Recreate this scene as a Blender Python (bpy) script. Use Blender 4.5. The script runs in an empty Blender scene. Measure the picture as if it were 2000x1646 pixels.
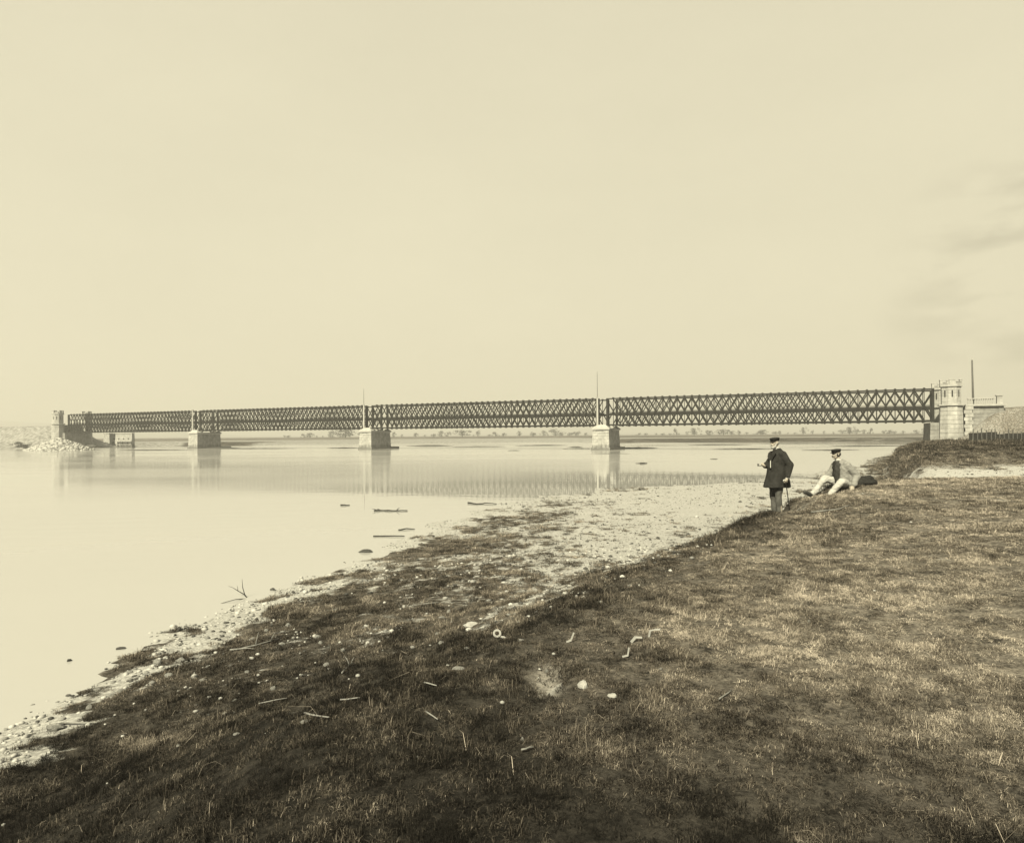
import bpy, bmesh, math, random
import numpy as np
from mathutils import Vector, Matrix, Euler, Quaternion

random.seed(7)
RNG = np.random.default_rng(7)
S = bpy.context.scene
COL = S.collection

# ------------------------------------------------------------------ camera
W0, H0, F = 2000.0, 1646.0, 1300.0
CAM_H, HOR, ROLL = 2.65, 850.0, 0.0066
cd = bpy.data.cameras.new('camera')
cam = bpy.data.objects.new('camera', cd)
COL.objects.link(cam)
cd.sensor_fit = 'HORIZONTAL'
cd.sensor_width = 36.0
cd.lens = 36.0 * F / W0
cd.shift_y = (HOR - H0 / 2) / W0
cd.clip_start = 0.05
cd.clip_end = 30000
cam.matrix_world = (Matrix.Translation((0, 0, CAM_H)) @ Matrix.Rotation(math.radians(90), 4, 'X')
                    @ Matrix.Rotation(-ROLL, 4, 'Z'))
S.camera = cam

# ------------------------------------------------------------------ light
SUN_EL = math.radians(41)
sx, sy = -0.43, -0.903
TO_SUN = Vector((sx * math.cos(SUN_EL), sy * math.cos(SUN_EL), math.sin(SUN_EL)))
TINT = (1.0, 0.924, 0.672)
w = bpy.data.worlds.new('World')
S.world = w
w.use_nodes = True
nt = w.node_tree
nt.nodes.clear()
n_out = nt.nodes.new('ShaderNodeOutputWorld')
n_bg = nt.nodes.new('ShaderNodeBackground')
n_sky = nt.nodes.new('ShaderNodeTexSky')
n_sky.sky_type = 'NISHITA'
n_sky.sun_disc = False
n_sky.sun_elevation = SUN_EL
n_sky.sun_rotation = math.atan2(sx, sy)
n_sky.dust_density = 5.0
n_bw = nt.nodes.new('ShaderNodeRGBToBW')
n_pow = nt.nodes.new('ShaderNodeMath'); n_pow.operation = 'POWER'; n_pow.inputs[1].default_value = 0.05
n_mul = nt.nodes.new('ShaderNodeVectorMath'); n_mul.operation = 'SCALE'
n_mul.inputs[0].default_value = TINT
n_k = nt.nodes.new('ShaderNodeMath'); n_k.operation = 'MULTIPLY'; n_k.inputs[1].default_value = 2.54
nt.links.new(n_sky.outputs[0], n_bw.inputs[0])
nt.links.new(n_bw.outputs[0], n_pow.inputs[0])
nt.links.new(n_pow.outputs[0], n_k.inputs[0])
# thin high veil: the sky is faintly uneven
n_tc = nt.nodes.new('ShaderNodeTexCoord')
n_mp = nt.nodes.new('ShaderNodeMapping'); n_mp.inputs['Scale'].default_value = (1.0, 1.0, 2.6)
n_nz = nt.nodes.new('ShaderNodeTexNoise'); n_nz.inputs['Scale'].default_value = 1.7; n_nz.inputs['Detail'].default_value = 7; n_nz.inputs['Roughness'].default_value = .55
n_mr = nt.nodes.new('ShaderNodeMapRange'); n_mr.inputs[1].default_value = .25; n_mr.inputs[2].default_value = .75; n_mr.inputs[3].default_value = .95; n_mr.inputs[4].default_value = 1.05
n_m2 = nt.nodes.new('ShaderNodeMath'); n_m2.operation = 'MULTIPLY'
nt.links.new(n_tc.outputs['Generated'], n_mp.inputs[0]); nt.links.new(n_mp.outputs[0], n_nz.inputs['Vector'])
nt.links.new(n_nz.outputs['Fac'], n_mr.inputs[0]); nt.links.new(n_mr.outputs[0], n_m2.inputs[1])
# darker wispy patch mixed into the sky colour low on the right
cdv = Vector((0.80, 1.0, 0.235)).normalized()
n_dot = nt.nodes.new('ShaderNodeVectorMath'); n_dot.operation = 'DOT_PRODUCT'; n_dot.inputs[1].default_value = cdv
n_cm = nt.nodes.new('ShaderNodeMapRange'); n_cm.interpolation_type = 'SMOOTHSTEP'; n_cm.inputs[1].default_value = .982; n_cm.inputs[2].default_value = .9995
n_cp = nt.nodes.new('ShaderNodeMapping'); n_cp.inputs['Scale'].default_value = (5.0, 5.0, 15.0)
n_cn = nt.nodes.new('ShaderNodeTexNoise'); n_cn.inputs['Scale'].default_value = 1.4; n_cn.inputs['Detail'].default_value = 5
n_cr = nt.nodes.new('ShaderNodeMapRange'); n_cr.inputs[1].default_value = .44; n_cr.inputs[2].default_value = .66
n_ca = nt.nodes.new('ShaderNodeMath'); n_ca.operation = 'MULTIPLY'
n_cb = nt.nodes.new('ShaderNodeMath'); n_cb.operation = 'MULTIPLY_ADD'; n_cb.inputs[1].default_value = -.38; n_cb.inputs[2].default_value = 1.0
n_cc = nt.nodes.new('ShaderNodeMath'); n_cc.operation = 'MULTIPLY'
nt.links.new(n_tc.outputs['Generated'], n_dot.inputs[0]); nt.links.new(n_dot.outputs['Value'], n_cm.inputs[0])
nt.links.new(n_tc.outputs['Generated'], n_cp.inputs[0]); nt.links.new(n_cp.outputs[0], n_cn.inputs['Vector']); nt.links.new(n_cn.outputs['Fac'], n_cr.inputs[0])
nt.links.new(n_cm.outputs[0], n_ca.inputs[0]); nt.links.new(n_cr.outputs[0], n_ca.inputs[1]); nt.links.new(n_ca.outputs[0], n_cb.inputs[0])
nt.links.new(n_k.outputs[0], n_m2.inputs[0]); nt.links.new(n_m2.outputs[0], n_cc.inputs[0]); nt.links.new(n_cb.outputs[0], n_cc.inputs[1])
nt.links.new(n_cc.outputs[0], n_mul.inputs['Scale'])
nt.links.new(n_mul.outputs[0], n_bg.inputs[0])
n_bg.inputs[1].default_value = 0.1
nt.links.new(n_bg.outputs[0], n_out.inputs[0])
ld = bpy.data.lights.new('sun', 'SUN')
ld.energy = 5.0
ld.angle = math.radians(0.6)
ld.color = (1.0, 0.915, 0.625)
sun = bpy.data.objects.new('sun', ld)
COL.objects.link(sun)
sun.rotation_mode = 'QUATERNION'
sun.rotation_quaternion = (-TO_SUN).to_track_quat('-Z', 'Y')
S.view_settings.view_transform = 'Standard'
S.view_settings.look = 'None'
S.view_settings.gamma = 1.0
S.view_settings.use_curve_mapping = False
S.view_settings.exposure = 1.5
S.cycles.volume_bounces = 1
S.cycles.max_bounces = 6

# ------------------------------------------------------------------ helpers
def ray(px, py):
    u = (px - W0 / 2) / F
    v = (HOR - py) / F
    c, s = math.cos(-ROLL), math.sin(-ROLL)
    return (u * c - v * s, u * s + v * c)      # X per metre of depth, Z per metre of depth

def at(px, py, Y):
    a, b = ray(px, py)
    return Vector((a * Y, Y, CAM_H + b * Y))

def on_water(px, py, z=0.0):
    a, b = ray(px, py)
    Y = (z - CAM_H) / b
    return Vector((a * Y, Y, z))

def tag(o, label=None, cat=None, group=None, kind=None):
    if label: o['label'] = label
    if cat: o['category'] = cat
    if group: o['group'] = group
    if kind: o['kind'] = kind
    return o

def empty(name, loc=(0, 0, 0), rz=0.0, parent=None):
    o = bpy.data.objects.new(name, None)
    COL.objects.link(o)
    o.location = loc
    o.rotation_euler = (0, 0, rz)
    o.empty_display_size = 0.2
    if parent: o.parent = parent
    return o

def link(name, me, mat=None, parent=None, loc=None):
    o = bpy.data.objects.new(name, me)
    COL.objects.link(o)
    if mat is not None and len(me.materials) == 0:
        me.materials.append(mat)
    if parent: o.parent = parent
    if loc is not None: o.location = loc
    return o

def copy_tree(o, parent=None):
    c = o.copy()
    COL.objects.link(c)
    if parent: c.parent = parent
    for ch in list(o.children):
        copy_tree(ch, c)
    return c

class MB:
    """collects solids into one mesh"""
    def __init__(self):
        self.v, self.f = [], []
    def add(self, vs, fs):
        b = len(self.v)
        self.v += [tuple(p) for p in vs]
        self.f += [tuple(i + b for i in f) for f in fs]
        return self
    def box(self, c, s, R=None):
        vs = []
        for dz in (-.5, .5):
            for dx, dy in ((-.5, -.5), (.5, -.5), (.5, .5), (-.5, .5)):
                p = Vector((dx * s[0], dy * s[1], dz * s[2]))
                if R is not None: p = R @ p
                vs.append(p + Vector(c))
        return self.add(vs, [(3, 2, 1, 0), (4, 5, 6, 7), (0, 1, 5, 4), (1, 2, 6, 5), (2, 3, 7, 6), (3, 0, 4, 7)])
    def frustum(self, x0, x1, y0, y1, z0, z1, ins):
        """box with battered sides: inset 'ins' at the top"""
        vs = [(x0, y0, z0), (x1, y0, z0), (x1, y1, z0), (x0, y1, z0),
              (x0 + ins, y0 + ins, z1), (x1 - ins, y0 + ins, z1), (x1 - ins, y1 - ins, z1), (x0 + ins, y1 - ins, z1)]
        return self.add(vs, [(3, 2, 1, 0), (4, 5, 6, 7), (0, 1, 5, 4), (1, 2, 6, 5), (2, 3, 7, 6), (3, 0, 4, 7)])
    def prism(self, poly0, z0, poly1, z1):
        n = len(poly0)
        vs = [(p[0], p[1], z0) for p in poly0] + [(p[0], p[1], z1) for p in poly1]
        fs = [tuple(range(n - 1, -1, -1)), tuple(range(n, 2 * n))]
        fs += [(i, (i + 1) % n, n + (i + 1) % n, n + i) for i in range(n)]
        return self.add(vs, fs)
    def tube(self, pts, rad, n=8, caps=True):
        pts = [Vector(p) for p in pts]
        if not hasattr(rad, '__len__'): rad = [rad] * len(pts)
        vs, fs = [], []
        up = Vector((0.13, 0.31, 0.94)).normalized()
        for i, p in enumerate(pts):
            d = (pts[min(i + 1, len(pts) - 1)] - pts[max(i - 1, 0)]).normalized()
            a = d.cross(up)
            if a.length < 0.1: a = d.cross(Vector((1, 0, 0)))
            a.normalize()
            b = d.cross(a).normalized()
            for k in range(n):
                t = 2 * math.pi * k / n
                vs.append(p + (a * math.cos(t) + b * math.sin(t)) * rad[i])
        for i in range(len(pts) - 1):
            for k in range(n):
                fs.append((i * n + k, i * n + (k + 1) % n, (i + 1) * n + (k + 1) % n, (i + 1) * n + k))
        if caps:
            fs.append(tuple(range(n - 1, -1, -1)))
            m = (len(pts) - 1) * n
            fs.append(tuple(range(m, m + n)))
        return self.add(vs, fs)
    def capsule(self, p0, p1, r0, r1, n=14):
        p0, p1 = Vector(p0), Vector(p1)
        d = (p1 - p0)
        L = d.length
        d = d.normalized() if L > 1e-6 else Vector((0, 0, 1))
        pts, rr = [], []
        for t in (-1, -.8, -.45, 0):
            pts.append(p0 + d * r0 * t); rr.append(max(r0 * math.sqrt(max(0, 1 - t * t)), r0 * .05))
        for t in (0, .45, .8, 1):
            pts.append(p1 + d * r1 * t); rr.append(max(r1 * math.sqrt(max(0, 1 - t * t)), r1 * .05))
        return self.tube(pts, rr, n)
    def ball(self, c, r, R=None, n=14, m=9):
        vs, fs = [], []
        for i in range(m + 1):
            th = math.pi * (0.02 + 0.96 * i / m)
            for k in range(n):
                ph = 2 * math.pi * k / n
                p = Vector((math.sin(th) * math.cos(ph) * r[0], math.sin(th) * math.sin(ph) * r[1], math.cos(th) * r[2]))
                if R is not None: p = R @ p
                vs.append(p + Vector(c))
        for i in range(m):
            for k in range(n):
                fs.append((i * n + k, (i + 1) * n + k, (i + 1) * n + (k + 1) % n, i * n + (k + 1) % n))
        fs.append(tuple(range(n)))
        fs.append(tuple(range((m + 1) * n - 1, m * n - 1, -1)))
        return self.add(vs, fs)
    def loft(self, rings):
        """rings: (centre, rx, ry, yaw) ellipses lying level, bottom to top"""
        n = 26
        vs, fs = [], []
        for c, rx, ry in rings:
            for k in range(n):
                t = 2 * math.pi * k / n
                vs.append((c[0] + rx * math.cos(t), c[1] + ry * math.sin(t), c[2]))
        for i in range(len(rings) - 1):
            for k in range(n):
                fs.append((i * n + k, i * n + (k + 1) % n, (i + 1) * n + (k + 1) % n, (i + 1) * n + k))
        fs.append(tuple(range(n - 1, -1, -1)))
        m = (len(rings) - 1) * n
        fs.append(tuple(range(m, m + n)))
        return self.add(vs, fs)
    def mesh(self, name, smooth=False):
        me = bpy.data.meshes.new(name)
        me.from_pydata(self.v, [], self.f)
        me.update()
        if smooth:
            me.polygons.foreach_set('use_smooth', [True] * len(me.polygons))
        return me
    def build(self, name, mat, parent=None, loc=None, smooth=False, bevel=0):
        me = self.mesh(name, smooth)
        if bevel:
            bm = bmesh.new(); bm.from_mesh(me)
            bmesh.ops.bevel(bm, geom=bm.edges[:], offset=bevel, segments=1, affect='EDGES', profile=.5)
            bm.to_mesh(me); bm.free()
        return link(name, me, mat, parent, loc)

# ------------------------------------------------------------------ noise (numpy)
def _hash(ix, iy, iz, seed):
    h = (ix.astype(np.int64) * 374761393 + iy.astype(np.int64) * 668265263 + iz.astype(np.int64) * 2147483647 + seed * 974711) & 0xFFFFFFFF
    h = ((h ^ (h >> 13)) * 1274126177) & 0xFFFFFFFF
    return ((h ^ (h >> 16)) & 0xFFFFFF) / float(0xFFFFFF)

def vnoise(x, y, seed=0, z=None):
    x = np.asarray(x, float); y = np.asarray(y, float)
    z = np.zeros_like(x) if z is None else np.asarray(z, float)
    xi, yi, zi = np.floor(x), np.floor(y), np.floor(z)
    fx, fy, fz = x - xi, y - yi, z - zi
    fx = fx * fx * (3 - 2 * fx); fy = fy * fy * (3 - 2 * fy); fz = fz * fz * (3 - 2 * fz)
    r = 0
    for a in (0, 1):
        for b in (0, 1):
            for c in (0, 1):
                wgt = (fx if a else 1 - fx) * (fy if b else 1 - fy) * (fz if c else 1 - fz)
                r = r + wgt * _hash(xi + a, yi + b, zi + c, seed)
    return r * 2 - 1

def vnoise2(x, y, seed=0):
    xi, yi = np.floor(x), np.floor(y)
    fx, fy = x - xi, y - yi
    fx = fx * fx * (3 - 2 * fx); fy = fy * fy * (3 - 2 * fy)
    z = np.zeros_like(xi)
    h = lambda a, b: _hash(xi + a, yi + b, z, seed)
    return ((h(0, 0) * (1 - fx) + h(1, 0) * fx) * (1 - fy) + (h(0, 1) * (1 - fx) + h(1, 1) * fx) * fy) * 2 - 1

def fbm(x, y, seed=0, oct=4):
    r, a, tot = 0, 1.0, 0
    for i in range(oct):
        r = r + a * vnoise2(x * 2 ** i + 17.3 * i, y * 2 ** i - 9.1 * i, seed + i)
        tot += a
        a *= .5
    return r / tot

def sst(a, b, x):
    t = np.clip((x - a) / (b - a), 0, 1)
    return t * t * (3 - 2 * t)

# ------------------------------------------------------------------ materials
def mat(name, col, rough=.9, var=.25, scale=6, bump=0.0, spec=.2, detail=5, metallic=0.0, streak=None, scale2=None, tide=False):
    m = bpy.data.materials.new(name)
    m.use_nodes = True
    n = m.node_tree
    b = n.nodes['Principled BSDF']
    b.inputs['Roughness'].default_value = rough
    b.inputs['Specular IOR Level'].default_value = spec
    b.inputs['Metallic'].default_value = metallic
    tc = n.nodes.new('ShaderNodeTexCoord')
    mp = n.nodes.new('ShaderNodeMapping')
    if streak: mp.inputs['Scale'].default_value = streak
    n.links.new(tc.outputs['Object'], mp.inputs[0])
    nz = n.nodes.new('ShaderNodeTexNoise')
    nz.inputs['Scale'].default_value = scale
    nz.inputs['Detail'].default_value = detail
    nz.inputs['Roughness'].default_value = .65
    n.links.new(mp.outputs[0], nz.inputs['Vector'])
    cr = n.nodes.new('ShaderNodeValToRGB')
    e = cr.color_ramp.elements
    e[0].position, e[1].position = .3, .72
    e[0].color = (*[max(0, c * (1 - var)) for c in col], 1)
    e[1].color = (*[min(.92, c * (1 + var)) for c in col], 1)
    n.links.new(nz.outputs['Fac'], cr.inputs[0])
    n.links.new(cr.outputs[0], b.inputs['Base Color'])
    if tide:
        # damp, dirty foot of the masonry and rain streaks running down it
        sep = n.nodes.new('ShaderNodeSeparateXYZ'); n.links.new(tc.outputs['Object'], sep.inputs[0])
        tn = n.nodes.new('ShaderNodeTexNoise'); tn.inputs['Scale'].default_value = 1.6; tn.inputs['Detail'].default_value = 6
        tm = n.nodes.new('ShaderNodeMapping'); tm.inputs['Scale'].default_value = (1.6, 1.6, .22)
        n.links.new(tc.outputs['Object'], tm.inputs[0]); n.links.new(tm.outputs[0], tn.inputs['Vector'])
        ma = n.nodes.new('ShaderNodeMath'); ma.operation = 'MULTIPLY_ADD'; ma.inputs[1].default_value = -1.6
        n.links.new(tn.outputs['Fac'], ma.inputs[0]); n.links.new(sep.outputs['Z'], ma.inputs[2])
        mr = n.nodes.new('ShaderNodeMapRange'); mr.inputs[1].default_value = -.55; mr.inputs[2].default_value = .35; mr.inputs[3].default_value = .38; mr.inputs[4].default_value = 1.0
        n.links.new(ma.outputs[0], mr.inputs[0])
        st = n.nodes.new('ShaderNodeMapRange'); st.inputs[1].default_value = .42; st.inputs[2].default_value = .68; st.inputs[3].default_value = 1.0; st.inputs[4].default_value = .82
        n.links.new(tn.outputs['Fac'], st.inputs[0])
        mm_ = n.nodes.new('ShaderNodeMath'); mm_.operation = 'MULTIPLY'
        n.links.new(mr.outputs[0], mm_.inputs[0]); n.links.new(st.outputs[0], mm_.inputs[1])
        vs_ = n.nodes.new('ShaderNodeVectorMath'); vs_.operation = 'SCALE'
        n.links.new(cr.outputs[0], vs_.inputs[0]); n.links.new(mm_.outputs[0], vs_.inputs['Scale'])
        n.links.new(vs_.outputs[0], b.inputs['Base Color'])
    if bump:
        bp = n.nodes.new('ShaderNodeBump')
        bp.inputs['Strength'].default_value = bump
        bp.inputs['Distance'].default_value = .05
        n2 = n.nodes.new('ShaderNodeTexNoise')
        n2.inputs['Scale'].default_value = scale2 or scale * 3
        n2.inputs['Detail'].default_value = 6
        n.links.new(mp.outputs[0], n2.inputs['Vector'])
        n.links.new(n2.outputs['Fac'], bp.inputs['Height'])
        n.links.new(bp.outputs[0], b.inputs['Normal'])
    return m

g = lambda v, warm=0.0: (.42 * v * (1 + warm), .42 * v, .42 * v * (1 - warm))     # under these lights the film tone comes from the light colour
M = {}
M['iron'] = mat('dark_iron_paint', g(.022), .75, .45, 1.2, .1, .15)
M['stone'] = mat('pale_stone', g(.60), .9, .30, 1.3, .7, .15, detail=9, scale2=5, tide=True)
M['stone_dark'] = mat('weathered_stone', g(.40), .92, .4, .9, .6, .1, scale2=3, tide=True)
M['coping'] = mat('coping_stone', g(.56), .9, .2, 1.5, .3, .15)
M['slit'] = mat('dark_recess', g(.03), .95, .2, 3)
M['white_paint'] = mat('white_painted_wood', g(.62), .7, .12, 2, .1)
M['wood'] = mat('grey_weathered_wood', g(.14), .9, .35, 3, .4, streak=(6, 6, .6))
M['drift'] = mat('bleached_driftwood', g(.30), .9, .35, 9, .3)
M['darkdrift'] = mat('dark_wet_wood', g(.05), .7, .4, 9, .3)
M['pebble'] = mat('pale_river_stone', g(.54), .9, .4, 6, .8)
M['white_stone'] = mat('white_limestone', g(.58), .9, .2, 5, .5)
M['bone'] = mat('bleached_scrap', g(.42), .8, .12, 12, .2)
M['mud'] = mat('dark_mud', g(.085), .85, .4, 1.5, .5)
M['gravel_bar'] = mat('gravel_bar', g(.42), .95, .35, 1.2, .4, streak=(1, 3, 1))
M['skin'] = mat('skin', (.22, .20, .178), .6, .12, 20, .05)
M['black_cloth'] = mat('black_wool', g(.036), .95, .4, 9, .4, .1)
M['cap_cloth'] = mat('cap_cloth', g(.016), .8, .3, 14, .2, .2)
M['visor'] = mat('patent_leather', g(.012), .3, .2, 8, 0, .5)
M['grey_cloth'] = mat('grey_wool', g(.13), .95, .3, 10, .4, .1)
M['vest_cloth'] = mat('vest_cloth', g(.06), .95, .3, 14, .3, .1)
M['pale_cloth'] = mat('pale_linen', g(.34), .95, .14, 7, .4, .1)
M['white_cloth'] = mat('white_linen', g(.60), .95, .08, 7, .35, .1)
M['shoe'] = mat('shoe_leather', g(.03), .5, .3, 12, .1, .3)
M['hair_dark'] = mat('dark_hair', g(.03), .8, .4, 60, .4)
M['hair_white'] = mat('white_hair', g(.55), .8, .2, 60, .4)
M['eye'] = mat('eye', g(.02), .2, .1, 10)
M['metal'] = mat('watch_chain_metal', g(.7), .35, .1, 10, 0, .5)
M['leaf'] = mat('far_foliage', g(.07), .9, .5, .6)
M['bark'] = mat('bark', g(.07), .95, .4, 2)

def ground_material(name, far=False):
    """turf, soil and river gravel mixed by the ground-cover attributes"""
    m = bpy.data.materials.new(name)
    m.use_nodes = True
    n = m.node_tree
    N, L = n.nodes, n.links
    b = N['Principled BSDF']
    b.inputs['Roughness'].default_value = .95
    b.inputs['Specular IOR Level'].default_value = .1
    tc = N.new('ShaderNodeTexCoord')
    def attr(a):
        q = N.new('ShaderNodeAttribute'); q.attribute_name = a; return q.outputs['Fac']
    def noise(sc, det=6, stretch=None):
        q = N.new('ShaderNodeTexNoise'); q.inputs['Scale'].default_value = sc; q.inputs['Detail'].default_value = det
        q.inputs['Roughness'].default_value = .7
        if stretch:
            mp = N.new('ShaderNodeMapping'); mp.inputs['Scale'].default_value = stretch
            L.new(tc.outputs['Object'], mp.inputs[0]); L.new(mp.outputs[0], q.inputs['Vector'])
        else:
            L.new(tc.outputs['Object'], q.inputs['Vector'])
        return q.outputs['Fac']
    def ramp(inp, p0, c0, p1, c1, wm=0.0):
        q = N.new('ShaderNodeValToRGB'); e = q.color_ramp.elements
        e[0].position, e[1].position = p0, p1
        e[0].color, e[1].color = (*g(c0, wm), 1), (*g(c1, wm), 1)
        L.new(inp, q.inputs[0]); return q.outputs[0]
    def mix(fac, a, c):
        q = N.new('ShaderNodeMix'); q.data_type = 'RGBA'
        L.new(fac, q.inputs['Factor']); L.new(a, q.inputs[6]); L.new(c, q.inputs[7]); return q.outputs[2]
    def math_(op, a, bb):
        q = N.new('ShaderNodeMath'); q.operation = op
        for i, vv in enumerate((a, bb)):
            if isinstance(vv, (int, float)): q.inputs[i].default_value = vv
            else: L.new(vv, q.inputs[i])
        return q.outputs[0]
    fs = 1.0 if not far else .06
    vor = N.new('ShaderNodeTexVoronoi'); vor.inputs['Scale'].default_value = 22 * fs
    L.new(tc.outputs['Object'], vor.inputs['Vector'])
    grav = ramp(math_('ADD', math_('MULTIPLY', vor.outputs['Distance'], .8), math_('MULTIPLY', noise(9 * fs), .5)), 0.22, .76 if not far else .62, .98, .40 if not far else .25)
    dry = ramp(math_('ADD', math_('MULTIPLY', noise(5 * fs, 10), .55), math_('MULTIPLY', noise(34 * fs), .45)), .42, .04, .60, .36, .10)
    lush = ramp(math_('ADD', math_('MULTIPLY', noise(6 * fs, 10), .55), math_('MULTIPLY', noise(30 * fs), .45)), .42, .008, .62, .055, .10)
    turf = mix(attr('lush'), dry, lush)
    cov = math_('ADD', attr('cover'), math_('MULTIPLY', math_('SUBTRACT', noise(5 * fs, 8, (1, 2.2, 1) if not far else (.35, 2.5, 1)), .5), 1.6))
    f = N.new('ShaderNodeMapRange'); f.inputs[1].default_value = .38; f.inputs[2].default_value = .62
    L.new(cov, f.inputs[0])
    surf = mix(f.outputs[0], grav, turf)
    if not far:
        earth = ramp(math_('ADD', math_('MULTIPLY', noise(7, 10), .5), math_('MULTIPLY', noise(40), .5)), .40, .16, .62, .52, .06)
        surf = mix(attr('earth'), surf, earth)
    L.new(surf, b.inputs['Base Color'])
    bp = N.new('ShaderNodeBump'); bp.inputs['Strength'].default_value = .9; bp.inputs['Distance'].default_value = .05 / fs
    L.new(noise(9 * fs, 10), bp.inputs['Height'])
    L.new(bp.outputs[0], b.inputs['Normal'])
    return m

# ------------------------------------------------------------------ the lie of the land
P0 = np.array([60.9, 96.0]); BR = -math.atan2(84.5, 182.0)      # bridge frame: +x towards the right bank, +y across
BX = np.array([math.cos(BR), math.sin(BR)]); BY = np.array([-math.sin(BR), math.cos(BR)])
PITCH, SPAN, ZB, TH, WD = 50.15, 48.85, 4.22, 4.80, 4.63
def to_bridge(x, y):
    dx, dy = x - P0[0], y - P0[1]
    return dx * BX[0] + dy * BX[1], dx * BY[0] + dy * BY[1]
def from_bridge(a, b, z=0):
    return Vector((P0[0] + a * BX[0] + b * BY[0], P0[1] + a * BX[1] + b * BY[1], z))

XS = np.array([(-12, -4.2), (0, -4.5), (5, -4.75), (6.6, -4.8), (7.9, -4.87), (9.2, -4.6), (9.8, -4.3), (11.7, -3.95), (13.9, -3.2),
               (17.8, -2.3), (23, -.7), (27.6, 1.06), (31, 3.4), (33.2, 5.5), (35.2, 10.8), (39, 16), (44, 21), (52, 27), (60, 32), (96, 55.5), (130, 78), (230, 145)])
XB = np.array([(-12, -.5), (0, -.3), (4.5, .1), (6.3, .97), (7.8, 1.8), (9.8, 3.0), (12, 4.3), (14.5, 5.7), (15.5, 6.9), (17, 9), (20, 12),
               (25, 16.5), (30, 18.6), (40, 23.6), (52, 30.5), (60, 36), (96, 58), (130, 80.5), (230, 148)])
PINS = [(5.2, 13.2, .66, .5), (5.65, 13.9, .70, .5), (7.75, 15.5, 1.41, .8), (6.98, 15.25, 1.13, .6), (5.87, 14.77, .86, .45)]

def land(x, y, detail=True):
    x = np.asarray(x, float); y = np.asarray(y, float)
    wob = .35 * fbm(x * .6, y * .6, 3, 3) + .25 * fbm(x * 2.2, y * 2.2, 5, 2)
    far_w = np.clip(1 + y * .04, 1, 4)
    xs = np.interp(y, XS[:, 0], XS[:, 1]) + wob * far_w
    xb = np.interp(y, XB[:, 0], XB[:, 1]) + wob * .8 + .7 * fbm(x * .33, y * .33, 9, 2) * (1 - sst(10, 13, y))
    k = np.interp(y, [0, 12, 18, 24, 45, 60], [.105, .10, .05, .012, .012, .1])
    cap = np.interp(y, [0, 8, 11, 16, 22, 45, 60, 90], [.8, .8, .6, .3, .09, .09, .4, .6])
    d = x - xs
    zb = np.where(d > 0, cap * (1 - np.exp(-k * np.maximum(d, 0) / cap)), np.maximum(np.interp(y, [0, 14, 20, 40], [.14, .1, .035, .02]) * d, -1.2))
    wid = np.interp(y, [0, 8, 10.5, 13, 16, 25, 60], [4.2, 3.8, 2.4, 1.2, .9, 1.3, 1.3])
    t = sst(0, 1, (x - xb + wid) / wid)
    zt = 1.0 + .40 * sst(2, 8, x)
    pf = np.exp(-((y - 24.5) / 3.6) ** 2)
    zt = zt - pf * (.15 + .8 * np.exp(-np.maximum(x - xb, 0) / 5.0))
    mound = sst(28, 32, y) * (1 - sst(55, 90, y)) * sst(-1.5, 3, x - xb)
    zt = zt + (.46 + .20 * fbm(x * .8, y * .8, 23, 3)) * mound + .1 * sst(60, 96, y)
    h = zb * (1 - t) + zt * t
    # eroded hollow in the near turf
    h = h - .11 * np.exp(-(((x - .20) / .15) ** 2 + ((y - 4.50) / .26) ** 2))
    # railway embankment behind the right abutment
    a, b = to_bridge(x, y)
    dd = np.hypot(np.maximum(7.3 - a, 0), np.maximum(np.maximum(-1.0 - b, b - 6.0), 0))
    emb = 6.1 - dd * 1.0 + .12 * fbm(x * .5, y * .5, 21, 3)
    h = np.where(y > 60, np.maximum(h, np.where(a > -1.0, emb, -9)), h)
    for X, Y, Zp, r in PINS:
        pass
    if detail:
        amp = np.clip(.35 + y * .02, .35, 1.0)
        h = h + amp * (.05 * fbm(x * .9, y * .9, 11, 3) + .025 * fbm(x * 4, y * 4, 13, 3)) + .012 * fbm(x * 11, y * 11, 15, 2) * np.clip(2 - y * .05, 0, 1)
    return h

_pin = []
for X, Y, Zp, r in PINS:
    _pin.append((X, Y, Zp, r))
_base = land
_corr = []
for X, Y, Zp, r in _pin:
    z0 = float(_base(np.array([X]), np.array([Y]))[0])
    for (X2, Y2, c2, r2) in _corr:
        z0 += c2 * math.exp(-((X - X2) ** 2 + (Y - Y2) ** 2) / r2 ** 2)
    _corr.append((X, Y, Zp - z0, r))
def land(x, y, detail=True):
    h = _base(x, y, detail)
    for X2, Y2, c2, r2 in _corr:
        h = h + c2 * np.exp(-((x - X2) ** 2 + (y - Y2) ** 2) / r2 ** 2)
    return h

def land1(x, y):
    return float(land(np.array([x]), np.array([y]))[0])

def hit(px, py, y0=1.5, y1=140):
    """where the line of sight meets the near bank (or the water)"""
    a, b = ray(px, py)
    Y = np.exp(np.linspace(math.log(y0), math.log(y1), 3000))
    zr = CAM_H + b * Y
    zl = np.maximum(land(a * Y, Y), 0.0)
    i = int(np.argmax(zr < zl))
    Yh = Y[max(i, 1)]
    return Vector((a * Yh, Yh, float(max(land1(a * Yh, Yh), 0))))

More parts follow.
